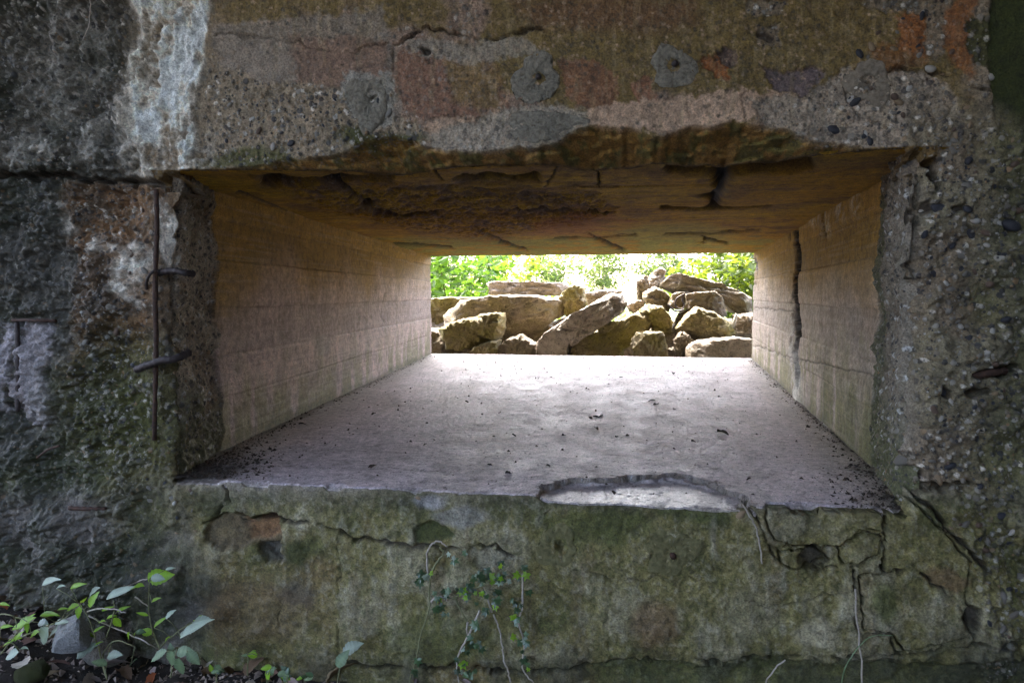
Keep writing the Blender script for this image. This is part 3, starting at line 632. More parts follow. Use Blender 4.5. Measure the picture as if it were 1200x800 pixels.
# ---------------- cheeks
def cheek(side):
    zz = np.linspace(-.012, 1.012, 250); v = np.concatenate([np.linspace(0, .15, 170), np.geomspace(.1515, 1, 190)])
    Zz, Vv = np.meshgrid(zz, v); y0 = .02 if side < 0 else .03
    CY = y0 + (YF - .01 - y0) * Vv; CZ = ZC * Zz
    CXb = (XL0 + (XL1 - XL0) * CY / YF) if side < 0 else (XR0 + (XR1 - XR0) * CY / YF)
    px, py = proj(CXb, CY, CZ)
    n40 = fbm(CY * 2.4, CZ * 3, 131 + side, 5); n10 = fbm(CY * 11, CZ * 11, 132 + side, 5); n3 = fbm(CY * 45, CZ * 45, 133, 4); nvs = fbm(CY * 14, CZ * 2.2, 134 + side, 5)
    nh = fbm(CY * 2, CZ * 26, 135 + side, 4)
    out = np.zeros_like(CY)                              # + = into the wall (away from the opening)
    Lc = Layer(CY.shape, c_(.54, .40, .35) if side < 0 else c_(.50, .42, .37))
    Lc.lay(sst(0, .8, n40) * .5, c_(.54, .43, .40)); Lc.lay(sst(.1, .8, nvs) * .35, c_(.33, .25, .17)); Lc.lay(sst(.2, .9, nh) * .3, c_(.30, .22, .14)); Lc.lay(sst(.4, 1, n10) * .4, c_(.22, .17, .12))
    Lc.lay(sst(.40, .80, CZ / ZC + .10 * n40 - .05 * CY) * .9, c_(.36, .20, .01))       # upper part painted ochre for the skylight cutoff and warm bounce
    boards = [.165, .30, .455, .61, .74]
    for k, zb in enumerate(boards):
        j = np.exp(-((CZ - zb - .004 * n40) / .004) ** 2) * sst(-.5, .2, n40 + .3); out += j * .003; Lc.lay(j * .3 * sst(-.4, .5, n10), DIRT_SHADE * 3)
        bm_ = sst(zb - .003, zb + .003, CZ) * (1 - sst(boards[k + 1] - .003, boards[k + 1] + .003, CZ) if k < 4 else 1); Lc.c *= (1 + (.10, -.12, .06, -.08, .1)[k] * bm_)[..., None]
        out += .0025 * (1 if k % 2 else -1) * sst(zb - .003, zb + .003, CZ) * (1 - sst(boards[k + 1] - .003, boards[k + 1] + .003, CZ) if k < 4 else 1)
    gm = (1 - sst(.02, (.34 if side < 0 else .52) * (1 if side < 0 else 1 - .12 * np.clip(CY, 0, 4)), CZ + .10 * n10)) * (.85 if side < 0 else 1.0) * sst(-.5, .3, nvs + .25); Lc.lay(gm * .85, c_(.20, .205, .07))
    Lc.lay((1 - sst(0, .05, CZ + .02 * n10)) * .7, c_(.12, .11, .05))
    yb = .34 if side < 0 else .48
    yb = yb + .022 * vn(CZ * 14, CZ * 0, 141) + .010 * vn(CZ * 50, CZ * 0, 142)
    rough = 1 - sst(yb - .004, yb + .006, CY)
    f1, f2, idn = worley(CY * 26, CZ * 26, 143); f1b, _, idb = worley(CY * 60, CZ * 60, 144)
    lump = (1 - f1) * .55 + (1 - f1b) * .45
    out -= rough * ((.040 + .045 * sst(.5, .84, CZ)) if side < 0 else (.045 + .03 * sst(.4, .82, CZ))) * np.clip(1 - CY / yb, 0, 1)
    out += rough * sst(-.01, .06, CY) * (.006 + .012 * n10 - .020 * (lump - .45) + .006 * n40)
    Lc.lay(rough, AGGR * (1.6 if side < 0 else .95)); Lc.lay(rough * sst(.1, .8, n10) * .5, BROWN * 1.2); Lc.lay(rough * (1 - sst(.05, .3, CZ + .1 * n10)) * .8, MOSS * .9)
    Lc.lay(rough * sst(.62, .8, CZ + .05 * n10) * .6, BROWN * .8)
    Lc.lay(rough * (idb > .9) * (f1b < .38) * .8, c_(.5, .5, .48)); Lc.lay(rough * (idb < .12) * (f1b < .38) * .8, c_(.045, .045, .05))
    if side > 0:
        Lc.lay(rough * sst(yb - .14, yb - .06, CY) * .6, DGREEN * 1.8)
        wv = px + 2.0 * n10 + 2.5 * vn(CZ * 9, CZ * 0, 151)
        k = np.exp(-((wv - 934) / (2.0 + 1.0 * n10)) ** 2) * sst(150, 300, py + 20) * (1 - sst(425, 470, py)); out += k * .05; k = np.exp(-((wv - 933.5) / (2.8 + 1.2 * n10)) ** 2) * sst(150, 300, py + 20) * (1 - sst(425, 470, py)); Lc.lay(np.clip(k * 1.6, 0, 1), DIRT_SHADE * .25)  # crack blackened wider than its groove, self-shadow put into the colour
        k = np.exp(-((wv - 933) / (4.5 + 3 * n10)) ** 2) * sst(395, 425, py) * (1 - sst(472, 482, py)); Lc.lay(k * .95, WHITE); out -= k * .012
        k = np.exp(-((wv - 929) / 3) ** 2) * sst(340, 400, py) * (1 - sst(470, 480, py)) * sst(-.2, .3, n3); Lc.lay(k * .7, WHITE * .9)
        k = np.exp(-((px + 1.6 * n10 - 885) / 2.0) ** 2) * sst(298, 306, py) * (1 - sst(328, 340, py)) * sst(-.3, .2, n10); Lc.lay(k, DIRT_SHADE * .6); out += k * .02
        for cx, t, b_ in ((968, 238, 285), (985, 226, 268), (1004, 205, 262), (955, 255, 275)):      # lime runs from the ceiling joint
            k = np.exp(-((px + 3 * n10 - cx) / 5) ** 2) * (1 - sst(b_ - 15, b_, py + 8 * n3)); Lc.lay(k * .75 * sst(-.5, .2, n3), c_(.62, .56, .46)); out -= k * .004
        k = np.exp(-((px + 1.5 * n10 - 966) / 1.3) ** 2) * (1 - sst(265, 285, py)); out += k * .03; Lc.lay(k * .8, DIRT_SHADE)
        for (x0, y0_, x1, y1) in ((934, 420, 1030, 442), (884, 360, 930, 365), (884, 405, 930, 420)):
            k = np.exp(-(dpoly(px, py + 2 * n10, [(x0, y0_), (x1, y1)]) / 1.1) ** 2); out += k * .006; Lc.lay(k * .6, DIRT_SHADE)
        for k in range(14):
            cy = RNG.uniform(.5, 1.6); cz = RNG.uniform(.02, .3); e = np.exp(-((CY - cy) / RNG.uniform(.015, .05)) ** 2) * (1 - sst(cz, cz + .1, CZ + .03 * n10)); Lc.lay(e * .35, MOSS)
    else:
        for (x0, y0_, x1, y1) in ((262, 480, 500, 413 - 25), (262, 440, 495, 372)):
            pass
        k = em(px, py, 378, 405, 9, 12); Lc.lay(k * .35, c_(.25, .24, .22))
        k = np.exp(-(dpoly(px + 2 * n10, py + 2 * n10, [(453, 345), (447, 370), (452, 378)]) / .8) ** 2); out += k * .006; Lc.lay(k * .6, DIRT_SHADE)
    gr = fbm(CY * 3.0, CZ * 110, 137 + side, 3); out += .0007 * gr; Lc.lay(sst(.2, .8, gr) * .08 * (1 - rough), c_(.28, .21, .15)); Lc.lay(sst(.2, .8, -gr) * .15 * (1 - rough), c_(.62, .52, .46))
    pt = worley(CY * 24, CZ * 30, 138 + side); pk = (pt[2] > .90) * (1 - sst(.04, .12, pt[0])) * (1 - rough); out += pk * .004; Lc.lay(pk * .6, DIRT_SHADE * 3)
    out += .003 * n40 + .0012 * n3 + .0015 * n10
    out += .035 * (1 - sst(0, .03, CY - y0))
    XX = CXb + side * out
    co = np.stack([XX, CY, CZ], -1)
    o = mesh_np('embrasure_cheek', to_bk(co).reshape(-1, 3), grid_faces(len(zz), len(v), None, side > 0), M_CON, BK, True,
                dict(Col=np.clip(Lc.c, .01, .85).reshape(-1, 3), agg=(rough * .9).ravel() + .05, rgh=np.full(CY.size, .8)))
    o['label'] = ('board-marked left cheek of the embrasure, ochre towards the top' if side < 0 else 'right cheek of the embrasure split by a vertical crack with white lime')
cheek(-1); cheek(1)

# ---------------- mass of the wall, and the room it belongs to, plus an added shading slab
GZ = -1.3
box('wall_core', -9, 8, .30, YF, ZC + .08, 4.6, M_CORE, BK); box('wall_core', -9, 8, .12, YF - .004, GZ, -.05, M_CORE, BK)
def jamb(x0a, x0b, xwall):                                # wedge beside a cheek
    pts = [(x0a, .16), (x0b, YF - .002), (xwall, YF - .002), (xwall, .16)]
    v = [(p[0], p[1], z) for z in (-.049, ZC + .079) for p in pts]
    mesh_py('wall_core', v, [(3, 2, 1, 0), (4, 5, 6, 7), (0, 1, 5, 4), (1, 2, 6, 5), (2, 3, 7, 6), (3, 0, 4, 7)], M_CORE, BK)
jamb(XL0 - .08, XL1 - .045, -9); jamb(XR0 + .10, XR1 + .045, 8)
for x0, x1 in ((-9, XL1 - .006), (XR1 + .006, 8)): pass
box('roof', -3.45, 8, -3.7, .28, 2.0, 2.6, M_CORE, BK)
box('added_shade_slab', -9, 8, YF + .001, 6.5, 1.8, 2.5, M_CORE, BK)  # unseen slab added outside to shade the rubble and the far sill
box('side_wall', 3.2, 4.2, -5.2, .1, GZ, 1.998, M_CORE, BK)
box('back_wall', -1.0, 3.198, -5.2, -4.4, GZ, 1.998, M_CORE, BK)
box('side_wall', -9, -3.9, -5.2, -2.6, GZ, 1.999, M_CORE, BK)
for o in bpy.data.objects:
    if o.parent is BK and o.name.split('.')[0] in ('wall_core', 'roof', 'added_shade_slab', 'side_wall', 'back_wall'): o.location.z = .5
#%%PART2
# ---------------- mortar patches round old fixings
def blob_patch(cx, cy, rx, ry, seed, name='mortar_patch', thick=.010, mat=M_MORTAR, lab=None, hole=None):
    rg_ = np.random.default_rng(seed); n = 40; rings = [0.0, .16, .32, .5, .68, .84, .95, 1.0, 1.03]; Vt = []; Fc = []
    ph = rg_.uniform(0, 6.28, 6); am = rg_.uniform(.02, .045, 6); am[:2] = rg_.uniform(.05, .14, 2)
    Vt.append(to_bk(face_at(cx, cy, thick)))
    for k, r in enumerate(rings[1:]):
        for q in range(n):
            a = 2 * math.pi * q / n; rr = r * (1 + sum(am[m] * math.sin((m + 2) * a + ph[m]) for m in range(6)) + rg_.normal(0, .05) * (r > .6))
            px, py = cx + rx * rr * math.cos(a), cy + ry * rr * math.sin(a)
            off = thick * (1 - .25 * r ** 2) + rg_.normal(0, .0018)
            if r > .9: off = thick * .45
            if r > 1.0: off = -.012
            if hole: off -= .03 * math.exp(-((px - hole[0]) ** 2 + (py - hole[1]) ** 2) / hole[2] ** 2)
            p = ony(px, py, 0.0); y = np.mean([face_y(p[0] + dx, p[2] + dz) for dx in (-.012, 0, .012) for dz in (-.012, 0, .012)]) if r < 1 else face_y(p[0], p[2])
            Vt.append(to_bk(ony(px, py, y - off)))
    for q in range(n): Fc.append((0, 1 + q, 1 + (q + 1) % n))
    for k in range(len(rings) - 2):
        for q in range(n):
            a = 1 + k * n + q; b = 1 + k * n + (q + 1) % n; Fc.append((a, a + n, b + n, b))
    o = mesh_py(name, Vt, Fc, mat, BK, True)
    if lab: o['label'] = lab
    return o
def stub(px, py, parent, length=.025, r=.006, mat=M_RUST, off=.004, name='dark_hole_stub'):
    p = to_bk(face_at(px, py, off - .02)); q = p + np.array([.003, -length, -.002])
    return tube(name, [p, q], [r, r * .85], mat, parent, 8)
for args in ((628, 93, 27, 29, 1, (631, 92, 5)), (640, 148, 44, 20, 2, None), (789, 79, 25, 26, 3, (789, 77, 5)), (431, 121, 24, 30, 4, (437, 113, 4)), (1018, 97, 30, 24, 5, (1018, 96, 4)),
             (787, 646, 32, 26, 6, (787, 647, 4)), (652, 640, 24, 24, 7, (656, 641, 4))):
    cx, cy, rx, ry, sd_, hl = args
    pm_ = M_MORTAR if cy < 400 and cx < 1000 else None
    if pm_ is None: pm_ = globals().setdefault('M_MORT2', simple("stained_mortar", (.165, .15, .07), .9, .45, 60, .008, .3)) if cy > 400 else globals().setdefault('M_MORT3', simple("brownish_mortar", (.25, .205, .15), .9, .3, 110, .004, .3))
    o = blob_patch(cx, cy, rx, ry, sd_, mat=pm_, hole=hl, thick=.0045 if cy < 400 else .003)
    if hl: stub(hl[0], hl[1], BK, .024, .0085, M_STEELDARK if cy < 400 else M_RUST)  # stubs enlarged and dark, standing in for the shade inside the holes

# ---------------- rusted reinforcement showing in the broken concrete
def rod(pts, offs, r, mat=M_RUST, lab=None, n=8, rib=False):
    P3 = [to_bk(ony(px, py, -o_)) for (px, py), o_ in zip(pts, offs)]; P3 = smooth_line(P3, 8, r * .06)
    rr = [r * (1 + .12 * math.sin(k * 2.2) + random.uniform(-.08, .08)) for k in range(len(P3))]
    o = tube('rebar', P3, rr, mat, BK, n)
    if lab: o['label'] = lab
fy = lambda px, py: -face_at(px, py)[1]
rod([(183, 222), (184, 270), (182, 330), (183, 400), (182, 450), (181, 515)], [.012, .018, .022, .022, .02, .004], .0065, M_RUST, 'long vertical rusted bar along the left jamb')
rod([(186, 320), (200, 317), (214, 319), (227, 321)], [.004, .016, .018, -.01], .0085, M_STEELDARK, 'dark stub of bar crossing the vertical bar')
rod([(172, 342), (172, 330), (177, 320), (190, 316)], [-.01, .022, .03, .01], .004, M_STEELDARK)
rod([(160, 433), (175, 427), (190, 422), (206, 420), (222, 413)], [.028, .040, .040, .030, -.01], .010, M_STEELDARK, 'thick bent bar end crossing the vertical bar')
rod([(15, 375), (40, 375), (66, 376)], [.022, .03, .018], .0050, M_RUST); rod([(81, 595), (103, 596), (125, 596)], [.03, .034, .02], .0055, M_RUST)
rod([(20, 377), (21, 430), (21, 482)], [.018, .02, .018], .006, M_STEELDARK); rod([(44, 536), (56, 527), (70, 522)], [.02, .045, .05], .003, M_RUST)
rod([(1140, 440), (1160, 437), (1178, 434)], [-.01, .004, -.02], .008, M_RUST)

# ---------------- single aggregate pebbles standing out of the broken faces
ico = bpy.data.meshes.new('pebble')
def ico_vf(sub, seed, jit, sq=(1, .75, .6)):
    import bmesh
    bm = bmesh.new(); bmesh.ops.create_icosphere(bm, subdivisions=sub, radius=1)
    rg_ = np.random.default_rng(seed)
    for v in bm.verts: v.co = Vector([c * s for c, s in zip(v.co * (1 + rg_.normal(0, jit)), sq)])
    return bm
PEBM = []
for k, mt in enumerate(M_PEB):
    for q in range(2):
        me = bpy.data.meshes.new('pebble'); bm = ico_vf(2, 20 + k * 3 + q, .05); bm.to_mesh(me); bm.free()
        me.polygons.foreach_set('use_smooth', np.ones(len(me.polygons), bool)); me.materials.append(mt); PEBM.append(me)
cnt = 0
zones = [(1080, 120, 1195, 640, 120), (960, 90, 1110, 175, 30), (250, 110, 470, 185, 45), (195, 230, 205, 510, 0), (80, 240, 180, 510, 30), (1000, 5, 1120, 70, 14), (1150, 640, 1195, 745, 14), (150, 540, 230, 640, 14)]
for (x0, y0_, x1, y1, nn) in zones:
    for k in range(nn):
        px, py = RNG.uniform(x0, x1), RNG.uniform(y0_, y1); r = .0045 + .007 * RNG.random() ** 2.5
        p = to_bk(face_at(px, py, -r * .15)); t = RNG.choice([0, 0, 1, 1, 1, 2, 3, 4, 4])
        inst('pebble', PEBM[t * 2 + RNG.integers(2)], BK, p, (RNG.uniform(-.4, .4) + 1.57, RNG.uniform(0, 6), RNG.uniform(-.3, .3)), (r * RNG.uniform(.9, 1.5), r, r)); cnt += 1
for (px, py, r, t) in ((1100, 244, .017, 0), (1185, 264, .020, 0), (1138, 273, .013, 0), (977, 152, .014, 0), (1107, 458, .012, 0), (1134, 245, .011, 0), (1090, 81, .012, 2), (1160, 90, .010, 2), (1172, 605, .013, 0), (341, 168, .011, 0), (320, 172, .010, 2),
                       (868, 603, .012, 3), (1085, 505, .012, 3), (1175, 700, .014, 1), (1143, 259, .010, 2), (1170, 262, .011, 2), (1125, 300, .010, 1), (1060, 537, .022, 1), (490, 583, .008, 3), (1082, 437, .008, 3)):
    inst('pebble', PEBM[t * 2], BK, to_bk(face_at(px, py, -.001)), (1.4, RNG.uniform(0, 6), 0), (r * 1.1, r * .9, r * .8))

# ================================================================== GROUND
gx = axis(-2.4, 0.9, .016, -260, 260, 1.22, 30); gy = axis(-.95, .08, .016, -200, 320, 1.22, 30)
GX, GY = np.meshgrid(gx, gy)
gn = fbm(GX * 3, GY * 3, 201, 5); gf = fbm(GX * 18, GY * 18, 202, 4)
inz = -.53 + .19 * np.exp(-((GX + 2.05) / .50) ** 2) * np.exp(-((GY + .12) / .6) ** 2) + .02 * gn
outz = -.95 + .05 * gn + 0.5 * sst(5.2, 7.9, GY) * (1 - sst(8.3, 9.6, GY)) * (1 - sst(6, 12, np.abs(GX))) + .25 * sst(9, 40, GY) + .6 * sst(30, 120, GY)
GZz = np.where(GY < 2, inz, outz) + .010 * gf * ((np.abs(GX) < 6) & (np.abs(GY) < 12))
def ground_material():
    m, nt, b, out = newmat("soil_and_grass"); tc = node(nt, 'ShaderNodeTexCoord')
    n = node(nt, 'ShaderNodeTexNoise'); n.inputs['Scale'].default_value = 9; n.inputs['Detail'].default_value = 8; n.inputs['Roughness'].default_value = .7
    n2 = node(nt, 'ShaderNodeTexNoise'); n2.inputs['Scale'].default_value = .8; n2.inputs['Detail'].default_value = 6
    nt.links.new(tc.outputs['Object'], n.inputs['Vector']); nt.links.new(tc.outputs['Object'], n2.inputs['Vector'])
    soil = ramp(nt, n.outputs[0], [(.3, (.012, .009, .007)), (.55, (.03, .022, .016)), (.8, (.075, .06, .045))]).outputs[0]
    grass = ramp(nt, n2.outputs[0], [(.3, (.06, .10, .025)), (.7, (.12, .17, .045))]).outputs[0]
    sp = node(nt, 'ShaderNodeSeparateXYZ'); nt.links.new(tc.outputs['Object'], sp.inputs[0])
    k = ramp(nt, mth(nt, 'DIVIDE', sp.outputs[1], 20.0), [(.43, (0, 0, 0)), (.52, (1, 1, 1))]).outputs[0]
    nt.links.new(mixc(nt, k, soil, grass), b.inputs['Base Color']); b.inputs['Roughness'].default_value = .95
    bp = node(nt, 'ShaderNodeBump'); bp.inputs['Distance'].default_value = .02; nt.links.new(n.outputs[0], bp.inputs['Height']); nt.links.new(bp.outputs[0], b.inputs['Normal'])
    return m
tag(mesh_np('ground', np.stack([GX, GY, GZz], -1).reshape(-1, 3), grid_faces(len(gx), len(gy)), ground_material(), None, True), 'dark soil floor with leaf litter, running out to grass beyond the wall', 'ground', kind='structure')
def ground_z(x, y):
    i = min(np.searchsorted(gx, x), len(gx) - 1); j = min(np.searchsorted(gy, y), len(gy) - 1); return GZz[j, i]

# ================================================================== RUBBLE OUTSIDE
def rock_material(name, base, moss, mossamt, pale):
    m, nt, b, out = newmat(name); tc = node(nt, 'ShaderNodeTexCoord'); oi = node(nt, 'ShaderNodeObjectInfo')
    mp = node(nt, 'ShaderNodeVectorMath'); mp.operation = 'ADD'; nt.links.new(tc.outputs['Object'], mp.inputs[0])
    cx = node(nt, 'ShaderNodeCombineXYZ'); nt.links.new(mth(nt, 'MULTIPLY', oi.outputs['Random'], 37.0), cx.inputs[0]); nt.links.new(cx.outputs[0], mp.inputs[1])
    def nz(sc_, d=6, r=.65):
        n = node(nt, 'ShaderNodeTexNoise'); n.inputs['Scale'].default_value = sc_; n.inputs['Detail'].default_value = d; n.inputs['Roughness'].default_value = r
        nt.links.new(mp.outputs[0], n.inputs['Vector']); return n.outputs[0]
    a, c2, f = nz(3.5), nz(14), nz(70, 4)
    c = ramp(nt, c2, [(.3, tuple(x * .6 for x in base)), (.5, base), (.72, tuple(min(1, x * 1.35) for x in base))]).outputs[0]
    c = mixc(nt, mth(nt, 'MULTIPLY', ramp(nt, a, [(.42, (0, 0, 0)), (.62, (1, 1, 1))]).outputs[0], mossamt), c, moss)
    ge = node(nt, 'ShaderNodeNewGeometry'); sp = node(nt, 'ShaderNodeSeparateXYZ'); nt.links.new(ge.outputs['Normal'], sp.inputs[0])
    up = ramp(nt, mth(nt, 'ADD', sp.outputs[2], mth(nt, 'MULTIPLY_ADD', c2, .8, -.4)), [(.45, (0, 0, 0)), (.8, (1, 1, 1))]).outputs[0]
    c = mixc(nt, mth(nt, 'MULTIPLY', up, .55), c, pale)            # paler tint on upper faces
    g = ramp(nt, f, [(.25, (.6, .6, .6)), (.75, (1.3, 1.3, 1.3))]).outputs[0]; c = mixc(nt, 1, c, g, 'MULTIPLY')
    v = node(nt, 'ShaderNodeTexVoronoi'); v.inputs['Scale'].default_value = 26; nt.links.new(mp.outputs[0], v.inputs['Vector'])
    pit = ramp(nt, v.outputs['Distance'], [(.12, (0, 0, 0)), (.3, (1, 1, 1))]).outputs[0]; c = mixc(nt, .45, c, mixc(nt, 1, c, pit, 'MULTIPLY'))
    nt.links.new(c, b.inputs['Base Color']); b.inputs['Roughness'].default_value = .92
    h = mth(nt, 'ADD', mth(nt, 'MULTIPLY', c2, .05), mth(nt, 'MULTIPLY', f, .018)); h = mth(nt, 'ADD', h, mth(nt, 'MULTIPLY', pit, .01))
    bp = node(nt, 'ShaderNodeBump'); bp.inputs['Distance'].default_value = 1; bp.inputs['Strength'].default_value = .9
    nt.links.new(h, bp.inputs['Height']); nt.links.new(bp.outputs[0], b.inputs['Normal']); return m
M_ROCK = rock_material("broken_concrete", (.30, .235, .165), (.18, .15, .04), .6, (.30, .27, .22))
M_ROCKM = rock_material("mossy_broken_concrete", (.27, .21, .11), (.25, .21, .055), .95, (.30, .27, .17))
M_ROCKP = rock_material("pale_broken_concrete", (.42, .34, .265), (.26, .22, .11), .35, (.44, .41, .36))
def c1(*p): return [(490 + x / 5.714, 285 + y / 5.714) for x, y in p]
def c2(*p): return [(690 + x / 5.714, 285 + y / 5.714) for x, y in p]
def resample(P, n):
    P = np.array(P, float); Q = np.vstack([P, P[:1]]); d = np.r_[0, np.cumsum(np.hypot(*np.diff(Q, axis=0).T))]
    t = np.linspace(0, d[-1], n, endpoint=False); return np.stack([np.interp(t, d, Q[:, 0]), np.interp(t, d, Q[:, 1])], -1)
def rock(outline, y, thick, label, mat, seed, lean=0.0, sharp=.8, name='rubble_block'):
    pts = resample(outline, 110); ext = [(a, b if b < 411 else b + 22) for a, b in pts]
    P3 = np.array([ony(a, b, y) for a, b in ext]); c = P3.mean(0); Q = P3[:, [0, 2]] - c[[0, 2]]
    # depth profile: block between a front and a back face
    prof = [(-.5, q) for q in (0.0, .1, .2, .3, .4, .5, .6, .7, .78, .86, .92)] + [(-.49, .96), (-.45, .985), (-.3, 1.0), (-.15, 1.0), (.0, 1.01), (.2, .99), (.4, .92), (.5, .6), (.5, 0.0)]
    Vt = []; n = len(Q); rg_ = np.random.default_rng(seed); ti = rg_.uniform(-.22, .22, 2)
    for (t, s_) in prof:
        r = Q * s_; yy = np.full(n, t * thick) + (r[:, 0] * ti[0] + r[:, 1] * (ti[1] + lean)) * (1 if t < 0 else .5)
        Vt.append(np.stack([r[:, 0], yy, r[:, 1]], -1))
    Vt = np.concatenate(Vt); o1 = seed * 3.7
    for k in range(7):                                   # split faces: cut corners off with random planes
        n_ = rg_.normal(0, 1, 3) * np.array([.8, 1, .8]); n_[1] = -abs(n_[1]) - .25; n_ /= np.linalg.norm(n_)
        d = Vt @ n_; lim = d.max() * rg_.uniform(.80, .97); ov = np.clip(d - lim, 0, None); Vt = Vt - ov[:, None] * n_ * .92
    dsp = .030 * fbm(Vt[:, 0] * 6 + o1 + Vt[:, 1] * 3, Vt[:, 2] * 6 + Vt[:, 1] * 4, seed, 4) + .030 * np.abs(fbm(Vt[:, 0] * 15 + Vt[:, 1] * 9, Vt[:, 2] * 15 + o1, seed + 9, 3)) + .016 * fbm(Vt[:, 0] * 34 + Vt[:, 1] * 9, Vt[:, 2] * 34 + Vt[:, 1] * 7 + o1, seed + 5, 3)
    lay_ = .022 * np.sign(np.sin(Vt[:, 2] * 21 + Vt[:, 0] * 3 + seed)) * (rg_.random() > .55)
    s_r = np.repeat([q for _, q in prof], n); nx = np.stack([Vt[:, 0], 0 * Vt[:, 0], Vt[:, 2]], -1); nx /= np.linalg.norm(nx, axis=1, keepdims=True) + 1e-3
    Vt = Vt + nx * (dsp * .45 * (s_r > .5))[:, None]; Vt[:, 1] -= (dsp + lay_) * (Vt[:, 1] < 0)
    m = len(prof); F4 = grid_faces(n, m); wrap = np.array([[(k * n + n - 1), (k * n), ((k + 1) * n), ((k + 1) * n + n - 1)] for k in range(m - 1)])
    F4 = np.vstack([F4, wrap])
    # outline given clockwise or not: orient outwards
    area = np.sum(Q[:, 0] * np.roll(Q[:, 1], -1) - Q[:, 1] * np.roll(Q[:, 0], -1))
    if area > 0: F4 = F4[:, ::-1]
    o = mesh_np(name, Vt, F4, mat, None, True, None, c)
    tag(o, label, 'rubble', 'broken concrete blocks heaped outside the embrasure'); return o
